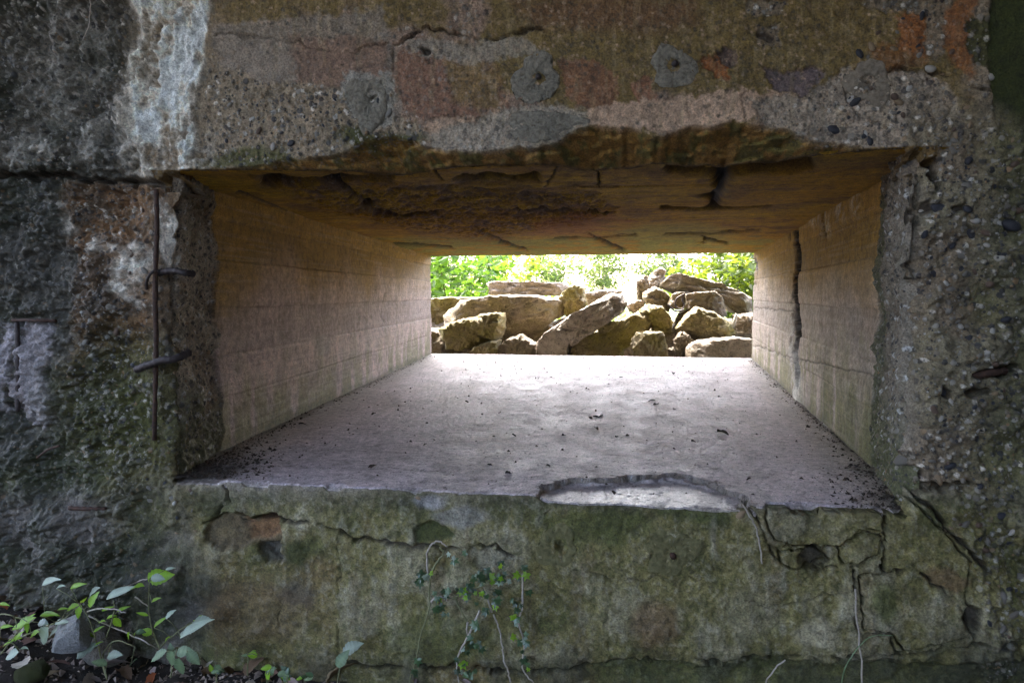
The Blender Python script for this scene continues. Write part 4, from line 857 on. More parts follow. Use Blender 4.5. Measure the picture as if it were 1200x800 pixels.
R_ = [
 (c1((480, 272), (530, 258), (980, 265), (1012, 290), (985, 322), (950, 350), (500, 346), (500, 310)), 7.7, .55, 'flat pale slab lying on top of the heap, left of centre', M_ROCKP),
 (c1((200, 480), (230, 445), (300, 420), (330, 382), (500, 352), (800, 352), (960, 385), (998, 430), (980, 480), (880, 535), (820, 590), (700, 615), (560, 600), (560, 465), (370, 492), (210, 545)), 6.9, .9, 'long thick cracked block under the flat top slab', M_ROCK),
 (c1((0, 372), (330, 362), (400, 360), (380, 400), (330, 450), (210, 500), (190, 560), (0, 560)), 7.5, .6, 'mossy beam end against the left jamb, behind the long block', M_ROCKM),
 (c1((0, 570), (160, 580), (205, 640), (210, 745), (0, 745)), 6.6, .6, 'dark block at the far left foot of the heap', M_ROCK),
 (c1((165, 575), (260, 530), (370, 495), (405, 575), (475, 650), (380, 690), (300, 700), (240, 692), (195, 640)), 6.2, .55, 'left of two yellow-green mossy blocks under the long block', M_ROCKM),
 (c1((380, 500), (440, 480), (570, 465), (577, 560), (552, 640), (490, 642), (400, 580)), 6.15, .5, 'right of two yellow-green mossy blocks under the long block', M_ROCKM),
 (c1((345, 745), (400, 690), (480, 660), (548, 650), (532, 745)), 5.95, .4, 'small low block below the two mossy blocks', M_ROCKM),
 (c1((535, 745), (560, 690), (600, 650), (700, 612), (795, 672), (785, 722), (690, 750)), 6.1, .5, 'low rounded block left of the leaning slab foot', M_ROCK),
 ([(631, 400), (640, 389), (680, 364), (716, 343), (728, 345), (735, 355), (731, 365), (690, 392), (655, 415), (640, 417), (631, 409)], 5.9, .42, 'long straight slab leaning diagonally up to the right', M_ROCKP),
 ([(645, 420), (690, 391), (745, 367), (757, 366), (765, 378), (762, 387), (740, 402), (718, 420)], 6.3, .6, 'broad mossy slab beneath the leaning slab', M_ROCKM),
 (c1((935, 380), (1020, 300), (1060, 279), (1102, 300), (1128, 410), (1060, 480), (990, 490), (985, 420)), 7.1, .45, 'upright rounded triangular block right of the flat top slab', M_ROCKM),
 ([(682, 344), (712, 340), (728, 342), (720, 352), (690, 360)], 7.6, .5, 'pale block tip just behind the leaning slab', M_ROCKP),
 (c2((322, 255), (400, 214), (405, 300), (372, 335), (365, 395), (325, 380)), 7.3, .35, 'dark half of the pointed split block at the summit', M_ROCK),
 (c2((400, 216), (480, 158), (512, 190), (506, 240), (460, 295), (405, 302)), 7.2, .32, 'pale half of the pointed split block at the summit', M_ROCKP),
 (c2((478, 295), (530, 225), (600, 207), (740, 245), (860, 270), (1000, 325), (1090, 372), (1090, 480), (950, 462), (880, 385), (760, 332), (560, 338)), 7.1, .8, 'long curved slab sloping down to the right jamb', M_ROCK),
 (c2((368, 335), (440, 298), (490, 320), (545, 375), (535, 460), (430, 440), (372, 390)), 6.9, .5, 'rounded grey block under the pointed split block', M_ROCK),
 (c2((530, 402), (580, 334), (655, 329), (630, 425), (585, 440)), 6.75, .4, 'small dark block behind the wire loop', M_ROCK),
 (c2((645, 340), (740, 330), (840, 324), (900, 385), (912, 485), (800, 458), (630, 432)), 6.7, .5, 'smooth block tucked under the long curved slab', M_ROCK),
 (c2((325, 468), (400, 408), (480, 430), (552, 510), (552, 595), (510, 625), (430, 595), (420, 530)), 6.4, .5, 'rounded mossy block in the middle of the heap', M_ROCKM),
 (c2((580, 570), (640, 490), (720, 433), (820, 460), (930, 530), (964, 592), (900, 635), (720, 655), (600, 600)), 6.2, .6, 'largest domed boulder-like block on the right', M_ROCKM),
 (c2((292, 645), (330, 604), (490, 598), (528, 700), (522, 770), (312, 770), (298, 705)), 5.75, .4, 'squarish mossy block at the foot of the heap', M_ROCKM),
 (c2((572, 645), (620, 592), (700, 655), (645, 725), (583, 705)), 5.9, .3, 'small wedge block below the domed block', M_ROCK),
 (c2((645, 770), (660, 690), (740, 650), (960, 625), (1090, 640), (1090, 770)), 5.7, .5, 'flat layered slab at the right foot of the heap', M_ROCKP),
 (c2((970, 478), (1090, 468), (1090, 600), (985, 600)), 6.5, .5, 'block against the right jamb above the layered slab', M_ROCK),
 (c2((530, 700), (575, 690), (595, 770), (535, 770)), 5.85, .25, 'little stone between the square block and the wedge', M_ROCK),
 (c2((255, 420), (320, 378), (368, 400), (335, 462), (275, 455)), 7.0, .35, 'small rough block behind the leaning slab tip', M_ROCKP),
 (c2((70, 570), (120, 540), (195, 515), (200, 545), (130, 590), (80, 600)), 6.05, .25, 'thin wedge stone under the leaning slab', M_ROCKM),
 (c2((600, 470), (680, 420), (760, 440), (640, 520), (600, 560), (560, 560)), 6.9, .5, 'shaded block in the gap above the domed block', M_ROCK),
 (c1((560, 600), (840, 560), (1000, 480), (1100, 470), (900, 640), (800, 760), (560, 760)), 7.6, .5, 'shaded block deep in the hollow left of the leaning slab', M_ROCK),
]
FILL = [(505, 'leftmost'), (560, 'second from the left'), (618, 'third from the left'), (685, 'third from the right'), (745, 'second from the right'), (790, None), (850, 'rightmost')]
for px_, w_n in FILL:
    o_ = [(px_ - 40, 440), (px_ - 38, 392), (px_ - 20, 378), (px_ + 12, 374), (px_ + 36, 384), (px_ + 40, 440)]
    R_.append((o_, 7.5, .7, ('dark block glimpsed deep in the gaps of the heap, %s' % w_n) if w_n else 'dark block glimpsed behind the small wedge block', M_ROCK))
for k, (ol, y, th, lab, mt) in enumerate(R_): rock(ol, y, th, lab, mt, 300 + k * 7)
# wire and stick among the rubble
wp = [ony(*q, 6.35) for q in c2((640, 340), (590, 370), (580, 420), (620, 440), (640, 420), (625, 380), (630, 340))]
tag(tube('wire_loop', smooth_line(wp, 6), .010, M_STEELDARK, None, 6), 'bent dark steel wire loop sticking out between the blocks', 'wire')
wp = [ony(*q, 6.0) for q in c2((530, 410), (560, 440), (590, 455), (640, 445))]
tag(tube('wire_end', smooth_line(wp, 6), .010, M_STEELDARK, None, 6), 'short bent wire end left of the wire loop', 'wire')
M_STICK = simple("bleached_wood", (.5, .47, .42), .8, .2, 30, .002)
tag(tube('bleached_stick', [ony(*q, 6.05) for q in c2((965, 562), (978, 515), (990, 470))], [.014, .017, .012], M_STICK, None, 6), 'short bleached stick standing right of the domed block', 'stick')

# ================================================================== TREES AND SHRUBS OUTSIDE
M_BARK = simple("bark", (.10, .075, .05), .9, .35, 20, .01)
M_LEAF_A = leafmat("hazel_leaf", (.05, .105, .010), .5, .45, (.13, .25, .02)); M_LEAF_B = leafmat("elder_leaf", (.065, .115, .010), .5, .45, (.19, .26, .02)); M_LEAF_D = leafmat("pale_far_leaf", (.075, .10, .025), .5, .5, (.14, .20, .04)); M_LEAF_C = leafmat("far_leaf", (.12, .17, .05), .5, .5, (.32, .40, .12))
def crown_mesh(name, centres, mat, parent, n_per, size, spread, seed):
    rg_ = np.random.default_rng(seed); C = np.repeat(np.array(centres), n_per, 0); n = len(C)
    p = C + rg_.normal(0, 1, (n, 3)) * np.array(spread)
    a = rg_.normal(0, 1, (n, 3)); a[:, 2] = a[:, 2] * .5 - .25; a /= np.linalg.norm(a, axis=1, keepdims=True)
    b = np.cross(a, rg_.normal(0, 1, (n, 3))); b /= np.linalg.norm(b, axis=1, keepdims=True); c = np.cross(a, b)
    s = size * rg_.uniform(.6, 1.3, (n, 1))
    v = np.stack([p - a * s, p + b * s * .42 + c * s * .12 - a * s * .1, p + a * s, p - b * s * .42 + c * s * .12 - a * s * .1], 1).reshape(-1, 3)
    q = np.arange(n) * 4; f = np.concatenate([np.stack([q, q + 1, q + 2], -1), np.stack([q, q + 2, q + 3], -1)])
    lv = np.repeat(rg_.uniform(-.3, .35, n), 4)
    return mesh_np(name, v, f, mat, parent, False, dict(lv=lv))
def tree(base, h, rad, nst, n_cl, n_per, leaf, mat, label, seed, group, low=.15, name='leafy_shrub', cat='shrub'):
    rg_ = np.random.default_rng(seed); root = empty(name, base); tag(root, label, cat, group)
    tips = []; Vt = []; Fc = []
    for k in range(nst):
        an = rg_.uniform(0, 6.28); out = rad * rg_.uniform(.25, .8); top = np.array([math.cos(an) * out, math.sin(an) * out, h * rg_.uniform(.65, 1)])
        mid = top * np.array([.35, .35, .5]) + rg_.normal(0, .06, 3) * h * .3; P = smooth_line([(rg_.normal(0, .05), rg_.normal(0, .05), -.1), mid, top], 5, .01)
        r0 = .018 * h * rg_.uniform(.5, 1.0) / 2; V_, F_ = tube_vf(P, list(np.linspace(r0, r0 * .25, len(P))), 6)
        Fc += [tuple(i + len(Vt) for i in f) for f in F_]; Vt += V_
        for q in range(4):
            s = P[int(len(P) * rg_.uniform(.35, .9))]; e = s + rg_.normal(0, 1, 3) * np.array([.35, .35, .25]) * rad
            V_, F_ = tube_vf([s, (s + e) / 2 + rg_.normal(0, .03, 3), e], [r0 * .35, r0 * .25, r0 * .12], 5); Fc += [tuple(i + len(Vt) for i in f) for f in F_]; Vt += V_; tips.append(e)
        tips.append(top)
    mesh_py('trunk', Vt, Fc, M_BARK, root, True)
    cl = []
    while len(cl) < n_cl:
        p = rg_.uniform(-1, 1, 3)
        if np.linalg.norm(p) > 1: continue
        p = np.array([p[0] * rad, p[1] * rad, h * (low + (1 - low) * (p[2] * .5 + .5))]); cl.append(p * (1 + .1 * rg_.normal()))
    cl += [t for t in tips for _ in range(2)]
    crown_mesh('crown', cl, mat, root, n_per, leaf, (.13 * rad, .13 * rad, .09 * rad), seed + 1); return root
G1 = 'leafy shrubs beyond the rubble'
def gp(px, y): p = ony(px, 345, y); return (p[0], y, ground_z(p[0], y))
tree(gp(535, 10.2), 2.6, 1.25, 7, 90, 24, .088, M_LEAF_A, 'bright green multi-stemmed shrub behind the heap on the left', 501, G1)
tree(gp(440, 11.5), 3.0, 1.4, 6, 80, 22, .088, M_LEAF_A, 'green shrub mostly hidden behind the left jamb', 502, G1)
tree(gp(596, 12.5), 2.2, 1.0, 6, 50, 20, .080, M_LEAF_B, 'smaller yellow-green shrub right of the left multi-stemmed shrub', 505, G1)
tree(gp(868, 9.8), 2.5, 1.0, 6, 90, 24, .085, M_LEAF_B, 'bright yellow-green shrub behind the heap on the right', 503, G1)
tree(gp(960, 11.0), 3.0, 1.3, 6, 80, 22, .085, M_LEAF_B, 'green shrub mostly hidden behind the right jamb', 504, G1)
tree(gp(738, 13.0), 1.15, .8, 6, 36, 18, .055, M_LEAF_C, 'low pale green bush between the leaning slab and the split block', 506, G1)
for k, (px, y, h, r) in enumerate(((640, 76, 6.5, 3.2), (705, 82, 7.5, 3.6), (775, 78, 6, 3.0), (850, 90, 9, 4.2), (540, 88, 8, 4))):
    tree(gp(px, y), h, r, 5, 70, 26, .22, M_LEAF_D, ['left of three faint far trees in the bright gap', 'middle of three faint far trees in the bright gap', 'right of three faint far trees in the bright gap', 'faint far tree behind the yellow-green shrub on the right', 'faint far tree behind the smaller yellow-green shrub'][k], 520 + k, 'far pale trees', .12, 'far_tree', 'tree')

# ================================================================== PLANTS AND LITTER INSIDE
M_LB = leafmat("bramble_leaf", (.22, .40, .03), .45, .45, (.5, .75, .06)); M_LD = leafmat("ivy_leaf", (.055, .10, .04), .32, .15, rnd=.5, spec=.7); M_LP = leafmat("pale_leaf_underside", (.33, .39, .30), .5, .3)
M_LN = leafmat("nettle_leaf", (.19, .27, .14), .5, .3); M_DEAD = [simple("dead_leaf_brown", (.24, .15, .095), .75, .4, 60, .003, objrand=.3), simple("dead_leaf_pale", (.50, .41, .35), .75, .3, 60, .003, objrand=.3), simple("dead_leaf_orange", (.36, .13, .03), .7, .4, 60, .003, objrand=.2)]
M_STEM = simple("green_brown_stem", (.20, .20, .10), .7, .3, 80, .001); M_STEMP = simple("pale_dry_stem", (.42, .36, .30), .7, .3, 80, .001)
def leaf_mesh(name, outline, mat, fold=.25, curl=.25, thick=0):
    """outline: half-profile [(t along, half width)], unit length, lies in XY, tip +X"""
    V_ = []; n = len(outline)
    for t, w in outline: V_.append((t, 0, -curl * t * t)); 
    for s in (1, -1):
        for t, w in outline: V_.append((t - abs(w) * .08, s * w, abs(w) * fold - curl * t * t + .02 * math.sin(t * 23)))
    F_ = []
    for k in range(n - 1):
        F_.append((k, k + 1, n + k + 1, n + k)); F_.append((k, 2 * n + k, 2 * n + k + 1, k + 1))
    me = bpy.data.meshes.new(name); me.from_pydata(V_, [], F_); me.update(); me.polygons.foreach_set('use_smooth', np.ones(len(me.polygons), bool)); me.materials.append(mat)
    at = me.attributes.new('lv', 'FLOAT', 'POINT'); at.data.foreach_set('value', np.array([.30] * n + [(-.18 if k % 2 else .02) for k in range(n)] * 2, np.float32)); return me
OV = [(0, .01), (.06, .12), (.12, .2), (.17, .19), (.26, .29), (.31, .27), (.42, .32), (.47, .29), (.58, .29), (.62, .25), (.73, .22), (.77, .18), (.88, .11), (1, .0)]
NARROW = [(0, .01), (.12, .08), (.3, .14), (.5, .15), (.7, .11), (.85, .06), (1, 0)]
IVY = [(0, .02), (-.12, .18), (-.08, .38), (.12, .42), (.2, .25), (.34, .3), (.5, .42), (.52, .2), (.72, .13), (1, 0)]
def star(name, mat):                                     # five-lobed ivy leaf
    ang = [0, 24, 52, 80, 112, 150, 180, 210, 248, 280, 308, 336]; rad = [1, .48, .78, .42, .62, .38, .22, .38, .62, .42, .78, .48]
    V_ = [(.1, 0, .06)] + [(r * math.cos(math.radians(a)) + .1, r * math.sin(math.radians(a)), -.12 * r * r + .05 * math.sin(3 * a)) for a, r in zip(ang, rad)]
    me = bpy.data.meshes.new(name); me.from_pydata(V_, [], [(0, k + 1, (k + 1) % 12 + 1) for k in range(12)]); me.update(); me.materials.append(mat); return me
LM = dict(B=leaf_mesh('leaf', OV, M_LB), P=leaf_mesh('leaf', OV, M_LP), N=leaf_mesh('leaf', OV, M_LN, .15, .35), b=leaf_mesh('leaf', NARROW, M_LB, .5), p=leaf_mesh('leaf', NARROW, M_LP, .5), D=leaf_mesh('leaf', OV, M_LD))
IVM = [star('leaf', M_LD), star('leaf', M_LP), star('leaf', M_LB)]
def leaf_at(px, py, y, L_px, ang, kind, parent, org, tilt=None, roll=None, me=None):
    """ang: direction of the tip in the picture, degrees counter-clockwise from right"""
    p = ony(px, py, y); mpp = (y - cam_p[1]) / FPX * 1.02; Ls = L_px * mpp
    a = math.radians(ang); t = random.uniform(-.5, .2) if tilt is None else tilt; r = random.uniform(.7, 1.4) if roll is None else roll + random.uniform(-.1, .2)
    ex = Vector((math.cos(a) * math.cos(t), math.sin(t), math.sin(a) * math.cos(t))).normalized()
    view = Vector((0, -math.cos(r), math.sin(r)))        # leaf normal between facing the camera and facing up
    ey = view.cross(ex).normalized(); ez = ex.cross(ey)
    mw = Matrix.Translation(Vector(p) - Vector(org) - ex * Ls * .5) @ Matrix((ex, ey, ez)).transposed().to_4x4() @ Matrix.Scale(Ls, 4)
    o = inst('leaf', me or LM[kind], parent, mw=mw); return Vector(p) - Vector(org) - ex * Ls * .5
def plant(name, label, cat, stems, leaves, y, base, group=None, mat=M_STEM, r=.0022, conv=lambda p: p, petiole=True):
    org = ony(*conv(base), y); root = empty(name, org); tag(root, label, cat, group); allp = []
    for st in stems:
        stp = st[0] if isinstance(st[0], list) else st; mt = st[1] if isinstance(st[0], list) else mat
        P = smooth_line([ony(*conv(q), y + random.uniform(-.03, .03)) - org for q in stp], 5, .0008); allp += P
        tube('stem', P, list(np.linspace(r, r * .6, len(P))), mt, root, 5)
    for lf in leaves:
        px, py = conv(lf[:2]); b = leaf_at(px, py, y + random.uniform(-.05, .04), lf[2], lf[3], lf[4], root, org, *(lf[5:]))
        if petiole and allp:
            q = min(allp, key=lambda s: np.linalg.norm(s - np.array(b)))
            if .004 < np.linalg.norm(q - np.array(b)) < .12: tube('petiole', [q, (q + np.array(b)) / 2 + np.array([0, 0, .004]), np.array(b)], [.0012, .0011, .0010], mat, root, 4)
    return root
cv = lambda p: (p[0] / 4.8, 650 + p[1] / 4.8)
plant('bramble_shoot', 'arching bramble shoot with bright green leaves in front of the pale stone', 'bramble',
      [[(600, 700), (540, 480), (490, 340), (440, 270)], [[(490, 320), (560, 300), (640, 305), (710, 325)], M_STEMP], [[(500, 345), (620, 400), (720, 440), (820, 490), (890, 530)], M_STEMP], [(90, 470), (240, 410), (300, 385), (380, 340), (450, 280)], [(600, 690), (580, 560), (650, 480), (760, 515)], [(600, 460), (640, 320), (640, 260)]],
      [(270, 145, 40, 32, 'p'), (335, 175, 20, 35, 'p'), (430, 170, 27, 28, 'b'), (520, 205, 24, 50, 'P'), (520, 250, 22, 70, 'B'), (405, 290, 20, 35, 'B'), (440, 320, 18, 265, 'B'), (470, 250, 15, 60, 'B'), (270, 330, 34, 20, 'b'), (620, 345, 20, 35, 'b'), (550, 415, 16, 40, 'b'), (340, 375, 30, 25, 'p'),
       (480, 530, 34, 40, 'P', 0, .9), (550, 495, 14, 40, 'b'), (720, 455, 12, 250, 'B'), (790, 430, 14, 10, 'D'), (745, 600, 16, 60, 'D'), (760, 440, 12, 60, 'B'), (350, 300, 20, 25, 'b'), (310, 420, 26, 215, 'p'), (240, 460, 34, 235, 'P', 0, .5), (570, 370, 18, 40, 'b'), (660, 380, 16, 300, 'B'), (600, 300, 18, 30, 'b'), (500, 440, 18, 320, 'b'), (420, 420, 20, 200, 'B'), (690, 300, 18, 30, 'b'), (640, 560, 22, 20, 'P'), (560, 600, 20, 150, 'N')], -.16, (600, 700), conv=cv)
plant('bramble_shoot', 'tall bramble shoot with the broad backlit leaf near the wall', 'bramble',
      [[(900, 530), (850, 400), (835, 290), (840, 150)], [[(760, 235), (835, 290)], M_STEMP], [[(615, 240), (700, 185), (770, 150), (830, 135)], M_STEMP], [(900, 520), (960, 460), (1080, 380)]],
      [(670, 205, 44, 32, 'p'), (770, 172, 22, 30, 'B'), (895, 122, 34, 8, 'B', 0, .2), (885, 128, 18, 0, 'P', 0, .5), (955, 75, 14, 20, 'p'), (895, 375, 24, 48, 'b'), (955, 330, 16, 52, 'P'), (1120, 350, 34, 40, 'b'), (1090, 405, 48, 40, 'p'), (1110, 370, 36, 38, 'P'), (1030, 440, 26, 35, 'p'), (800, 330, 16, 150, 'b'), (870, 250, 20, 40, 'b'), (820, 430, 18, 160, 'B'), (940, 470, 20, 50, 'b')], -.10, (900, 530), conv=cv)
plant('bramble_shoot', 'low bright bramble shoot at the left edge of the picture', 'bramble',
      [[(-60, 420), (0, 335), (70, 345), (130, 365)], [(0, 560), (60, 480), (110, 420), (160, 370)]],
      [(135, 375, 28, 40, 'B'), (165, 350, 16, 50, 'b'), (75, 470, 24, 30, 'B'), (100, 455, 18, 60, 'B'), (20, 275, 18, 10, 'b'), (150, 410, 14, 270, 'B'), (240, 380, 18, 10, 'D'), (40, 495, 16, 40, 'b'), (90, 405, 14, 20, 'B'), (60, 560, 24, 200, 'P'), (130, 520, 22, 30, 'p'), (30, 400, 20, 20, 'b'), (190, 440, 18, 40, 'B')], -.22, (0, 560), conv=cv)
plant('nettle_plant', 'grey-green crinkled nettle at the foot of the wall', 'nettle', [[(960, 690), (970, 600), (1000, 520)]],
      [(885, 560, 24, 200, 'N'), (955, 590, 26, 250, 'N', 0, .5), (1030, 540, 24, 20, 'N'), (1085, 575, 22, 330, 'N'), (1005, 635, 28, 265, 'N', 0, .4), (960, 540, 18, 100, 'N')], -.22, (960, 720), conv=cv)
idt = lambda p: p
for k, (x, y, n, lab) in enumerate(((290, 765, 3, 'small green seedling right of the nettle, highest of four'), (312, 786, 6, 'star-leaved seedling at the bottom edge, second of four from the nettle'), (336, 788, 6, 'star-leaved seedling at the bottom edge, third of four from the nettle'), (356, 790, 4, 'star-leaved seedling at the bottom edge, farthest of four from the nettle'), (253, 785, 5, 'dark green seedling beside the nettle'))):
    plant('seedling', lab, 'seedling', [[(x, y + 26), (x + 1, y + 8), (x, y)]], [(x + random.uniform(-7, 7), y + random.uniform(-5, 6), random.uniform(9, 15), random.uniform(-20, 200), random.choice('BDN')) for _ in range(n)], -.14, (x, y + 26), 'seedlings along the wall foot')
plant('dock_plant', 'single lobed pale leaf on a thin stalk left of the ivy', 'plant', [[(392, 830), (397, 790), (402, 772)]], [(412, 758, 28, 35, 'P', 0, .8), (400, 772, 24, 60, 'N', 0, .3)], -.12, (392, 830))
# ivy
civ = lambda p: (450 + p[0] / 4.444, 620 + p[1] / 4.444)
def ivy(label, stems, spots, base, y=-.03, group=None):
    org = ony(*civ(base), y); root = empty('ivy_plant', org); tag(root, label, 'ivy', group)
    for st in stems:
        P = smooth_line([ony(*civ(q), y + random.uniform(-.012, .006)) - org for q in st], 6, .0008)
        tube('stem', P, list(np.linspace(.0030, .0016, len(P))), random.choice([M_STEM, M_STEMP, M_STEMP]), root, 5)
    for (x, yy, sx_, sy_, n) in spots:
        for _ in range(max(2, int(n * .72))):
            px, py = civ((x + random.gauss(0, sx_), yy + random.gauss(0, sy_)))
            leaf_at(px, py, y - random.uniform(.0, .05), random.uniform(4.5, 10), random.uniform(180, 360), 'D', root, org, random.uniform(-.6, .4), random.uniform(.1, 1.1), me=IVM[random.choice([0, 0, 0, 0, 1, 2] if x > 0 else [0])])
ivy('ivy with a long diagonal runner and dense leaves in the middle of the lower wall', [[(360, 360), (430, 320), (520, 290), (600, 225), (660, 170)], [(560, 430), (540, 360), (520, 300)], [(370, 350), (400, 420), (440, 500)]],
    [(420, 320, 40, 25, 12), (520, 265, 40, 25, 16), (600, 260, 35, 30, 14), (500, 350, 70, 35, 12), (600, 390, 30, 30, 6), (330, 340, 30, 18, 7), (610, 200, 14, 10, 3), (690, 230, 40, 25, 6)], (450, 500))
ivy('thin ivy strand hanging left of the diagonal runner', [[(290, 90), (310, 125), (270, 180), (245, 250), (235, 340), (235, 400), (190, 560), (160, 700), (130, 800)], [(230, 240), (228, 110), (280, 60), (330, 90)], [(245, 380), (270, 350), (310, 355), (330, 375)]],
    [(190, 270, 22, 18, 7), (270, 420, 30, 22, 10), (330, 350, 15, 10, 3), (160, 735, 14, 16, 5), (240, 250, 12, 14, 2), (370, 130, 25, 15, 6)], (200, 800))
ivy('ivy strand with pale stem and leaf clumps below the runner', [[(500, 420), (440, 550), (385, 660), (380, 720), (390, 800)], [(440, 480), (430, 520), (440, 560)]],
    [(470, 620, 25, 30, 10), (410, 720, 30, 25, 10), (450, 760, 20, 14, 5), (520, 430, 15, 10, 4), (455, 505, 10, 12, 4)], (390, 820))
ivy('ivy strand trailing down on the right side of the ivy patch', [[(720, 230), (720, 400), (700, 480), (730, 600), (720, 720), (780, 800)]],
    [(720, 410, 20, 20, 5), (690, 490, 12, 25, 5), (720, 590, 20, 25, 6), (730, 690, 18, 25, 7), (760, 340, 20, 12, 3), (740, 620, 10, 30, 3)], (760, 820))
tag(tube('dry_root', smooth_line([ony(*civ(q), -.02) for q in ((570, 440), (600, 520), (615, 600), (625, 680), (650, 760), (670, 850))], 6, .001), .0022, M_STEMP, None, 5), 'bare pale root hanging down between two ivy strands', 'root')
tag(tube('dry_grass_stalk', smooth_line([ony(*q, -.03) for q in ((870, 590), (883, 612), (890, 635), (893, 660))], 6, .001), .0020, M_STEMP, None, 5), 'dry stalk hanging in the crack right of the spalled sill edge', 'stalk')
tag(tube('dry_grass_stalk', smooth_line([ony(*q, -.03) for q in ((1002, 690), (1006, 740), (1010, 790), (1010, 840))], 6, .001), .0022, M_STEMP, None, 5), 'thin upright dry stalk before the vertical crack at lower right', 'stalk')
tag(tube('dry_grass_stalk', smooth_line([ony(*q, -.06) for q in ((920, 772), (905, 788), (892, 810), (880, 840))], 6, .001), .0018, M_STEMP, None, 5), 'slanting dry stalk at the bottom edge right of centre', 'stalk')
tag(tube('hanging_rootlet', smooth_line([ony(*q, -.05) for q in ((104, -20), (106, 10), (104, 30), (97, 48))], 6, .0008), .0014, M_STEMP, None, 5), 'hair-thin pale rootlet hanging at the top left', 'root')
# grass blade
tag(tube('grass_blade', smooth_line([ony(*q, -.05) for q in ((985, 840), (988, 790), (1003, 762), (1022, 745), (1048, 744))], 6, .0005), [.0018 * (1 - .025 * k) for k in range(25)], M_LN, None, 4), 'curved green grass blade by the dry upright stalk', 'grass')

# stones and litter on the ground at left
def lump_stone(px, py, y, size, mat, label, seed, name='stone', cat='stone', sq=(1, .7, .8), jit=.10, rot=0):
    me = bpy.data.meshes.new(name); bm = ico_vf(3, seed, .02, sq)
    rg_ = np.random.default_rng(seed); pl = rg_.normal(0, 1, (9, 3)); pl /= np.linalg.norm(pl, axis=1, keepdims=True)
    for v in bm.verts:
        c = np.array(v.co)
        for n_ in pl:
            d = c @ n_ - .45
            if d > 0: c -= n_ * d * .9
        v.co = Vector(c + rg_.normal(0, .012, 3))
    bm.to_mesh(me); bm.free(); me.materials.append(mat)
    p = ony(px, py, y); o = inst(name, me, None, p, (0, rot, .3), size); return tag(o, label, cat)
M_PALEST = simple("pale_grey_stone", (.36, .35, .34), .8, .3, 18, .01); M_MOSSY = simple("moss_cushion", (.075, .085, .018), .95, .5, 60, .02)
lump_stone(86, 744, -.14, .085, M_PALEST, 'pale grey angular stone behind the bramble stems', 601, sq=(.75, .6, 1.0), rot=.5)
lump_stone(44, 786, -.30, .05, M_MOSSY, 'small dark green mossy stone in the leaf litter', 602)
lump_stone(120, 756, -.05, .08, M_CORE, 'shaded brown stone at the wall foot behind the bramble', 603)
DLM = [leaf_mesh('dead_leaf', OV, m_, .5, .5) for m_ in M_DEAD] + [leaf_mesh('dead_leaf', NARROW, m_, .8, .7) for m_ in M_DEAD]
for k in range(420):
    x = RNG.uniform(-2.25, -1.2) if k < 230 else RNG.uniform(-1.2, .2); y = RNG.uniform(-.55, -.02); z = ground_z(x, y) + RNG.uniform(.004, .02)
    qx, qy = proj(x, y, z)
    if qx < -15 or qy > 812: continue
    t = RNG.choice([0, 0, 0, 1, 1, 2, 3, 4, 4], p=[.15, .15, .15, .15, .1, .04, .1, .1, .06])
    o = inst('dead_leaf', DLM[t], None, (x, y, z), (RNG.uniform(-.9, .9), RNG.uniform(-.8, .8), RNG.uniform(0, 6.28)), (RNG.uniform(.04, .085), RNG.uniform(.03, .075), RNG.uniform(.03, .11)))
    tag(o, ['broad brown dead leaf', 'broad pale grey-pink dead leaf', 'broad orange dead leaf', 'narrow curled brown dead leaf', 'narrow curled pale dead leaf', 'narrow orange dead leaf'][t] + (' in the litter by the bramble and pale stone' if qx < 190 else ' at the wall foot near the seedlings'), 'dead leaf', 'dead leaves in the litter')
# crumbs: fine litter, uncountable
def crumbs(name, centres, sizes, mat, label, cat, seed):
    rg_ = np.random.default_rng(seed); n = len(centres); tet = np.array([(1, 0, -.4), (-.5, .87, -.4), (-.5, -.87, -.4), (0, 0, .9)])
    d = rg_.normal(0, .35, (n, 4, 3)); a = rg_.uniform(0, 6.28, n); ca, sa = np.cos(a), np.sin(a)
    v = tet[None] + d; v = np.stack([v[..., 0] * ca[:, None] - v[..., 1] * sa[:, None], v[..., 0] * sa[:, None] + v[..., 1] * ca[:, None], v[..., 2] * .7], -1)
    v = v * np.array(sizes)[:, None, None] + np.array(centres)[:, None, :]
    q = np.arange(n)[:, None] * 4; f = np.concatenate([q + np.array(t) for t in ((0, 2, 1), (0, 1, 3), (1, 2, 3), (2, 0, 3))])
    return tag(mesh_np(name, v.reshape(-1, 3), f, mat, None, False), label, cat, kind='stuff')
M_CRUMB = simple("dark_crumb", (.05, .038, .03), .9, .5, 200, 0, .3); M_CRUMBL = simple("litter_crumb", (.28, .22, .18), .9, .6, 25, 0, .3, col2=(.03, .022, .018))
cs = []; ss = []
for k in range(5200):
    x = RNG.uniform(-2.45, -.7); y = RNG.uniform(-.7, -.0); cs.append((x, y, ground_z(x, y) + .002)); ss.append(.003 + .011 * RNG.random() ** 3)
crumbs('ground_litter', cs, ss, M_CRUMBL, 'crumbled leaf mould and grit over the soil', 'litter', 71)
cs = []; ss = []
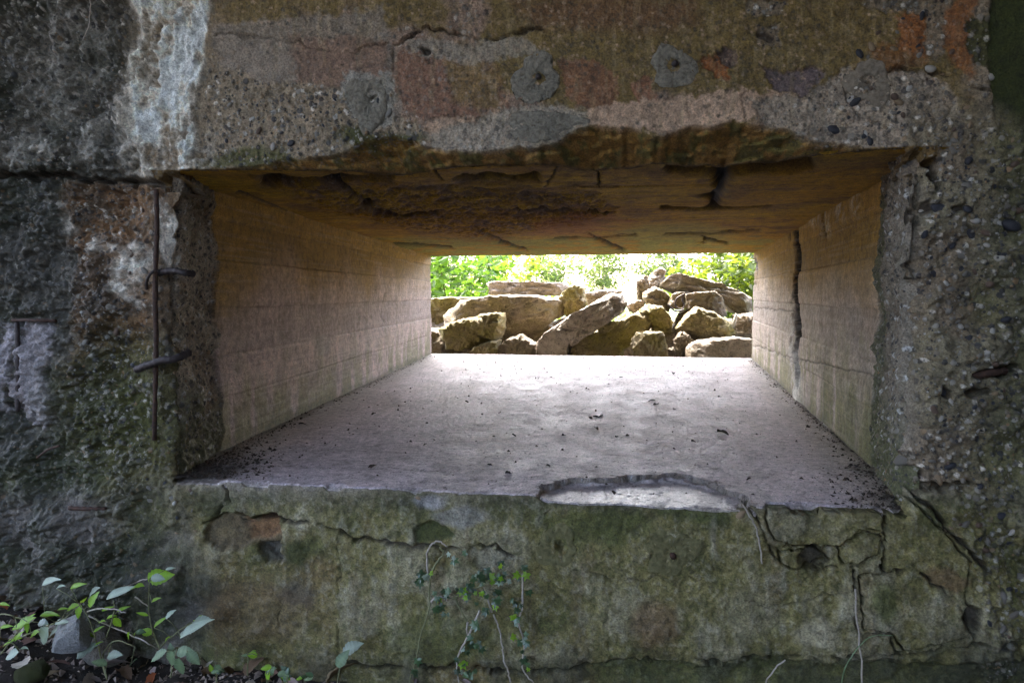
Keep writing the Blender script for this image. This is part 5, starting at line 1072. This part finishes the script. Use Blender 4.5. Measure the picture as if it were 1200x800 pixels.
for k in range(3600):
    side = RNG.random()
    if side < .33: x = XL0 + abs(RNG.normal(0, .10)); y = abs(RNG.normal(0, .16)) + .015
    elif side < .50: y = RNG.random() ** 1.5 * 3.9 + .03; x = XL0 + (XL1 - XL0) * y / YF + abs(RNG.normal(0, .035)) + .006
    elif side < .70: y = RNG.random() ** 1.5 * 3.9 + .03; x = XR0 + (XR1 - XR0) * y / YF - abs(RNG.normal(0, .03)) - .006
    elif side < .80: y = abs(RNG.normal(0, .2)) + .02; x = XR0 - abs(RNG.normal(0, .08))
    else: y = RNG.uniform(.02, 3.9); x = RNG.uniform(-1.3, .7)
    cs.append((x, y, .001)); ss.append(.0016 + .006 * RNG.random() ** 3)
crumbs('sill_crumbs', cs, ss, M_CRUMB, 'dark crumbs and grit gathered along the edges of the sill', 'grit', 72)
# scraps one can pick out on the sill
M_SCRAP = simple("dark_leaf_scrap", (.03, .022, .018), .7, .4, 80, .002)
SCM = leaf_mesh('leaf_scrap', OV, M_SCRAP, .7, .6)
def scrap(px, py, s, label='tiny dark leaf scrap on the pale sill', group='dark leaf scraps on the sill', mat=None):
    p = onz(px, py, .004); dist = np.linalg.norm(p - cam_p)
    tag(inst('leaf_scrap', SCM, None, p, (RNG.uniform(-.4, .4), RNG.uniform(-.4, .4), RNG.uniform(0, 6.28)), s * dist / FPX), label, 'leaf scrap', group)
scrap(841, 506, 15, 'largest dark curled leaf scrap, on the right half of the sill'); scrap(702, 488, 20, 'elongated dark scrap in the middle of the sill'); scrap(599, 554, 14, 'dark scrap near the sill front, left of the spalled patch'); scrap(440, 545, 14, 'dark scrap near the sill front on the left')
for px, py in ((726, 441), (571, 544), (600, 509), (697, 501), (723, 511), (771, 474), (587, 483), (440, 484), (662, 510), (789, 437), (810, 517), (447, 437), (458, 434), (380, 467), (397, 460), (350, 497), (948, 499), (978, 507), (925, 452), (1000, 545), (990, 560), (690, 489), (768, 470), (545, 470), (500, 520), (880, 560), (640, 545)):
    scrap(px, py, RNG.uniform(5, 10))
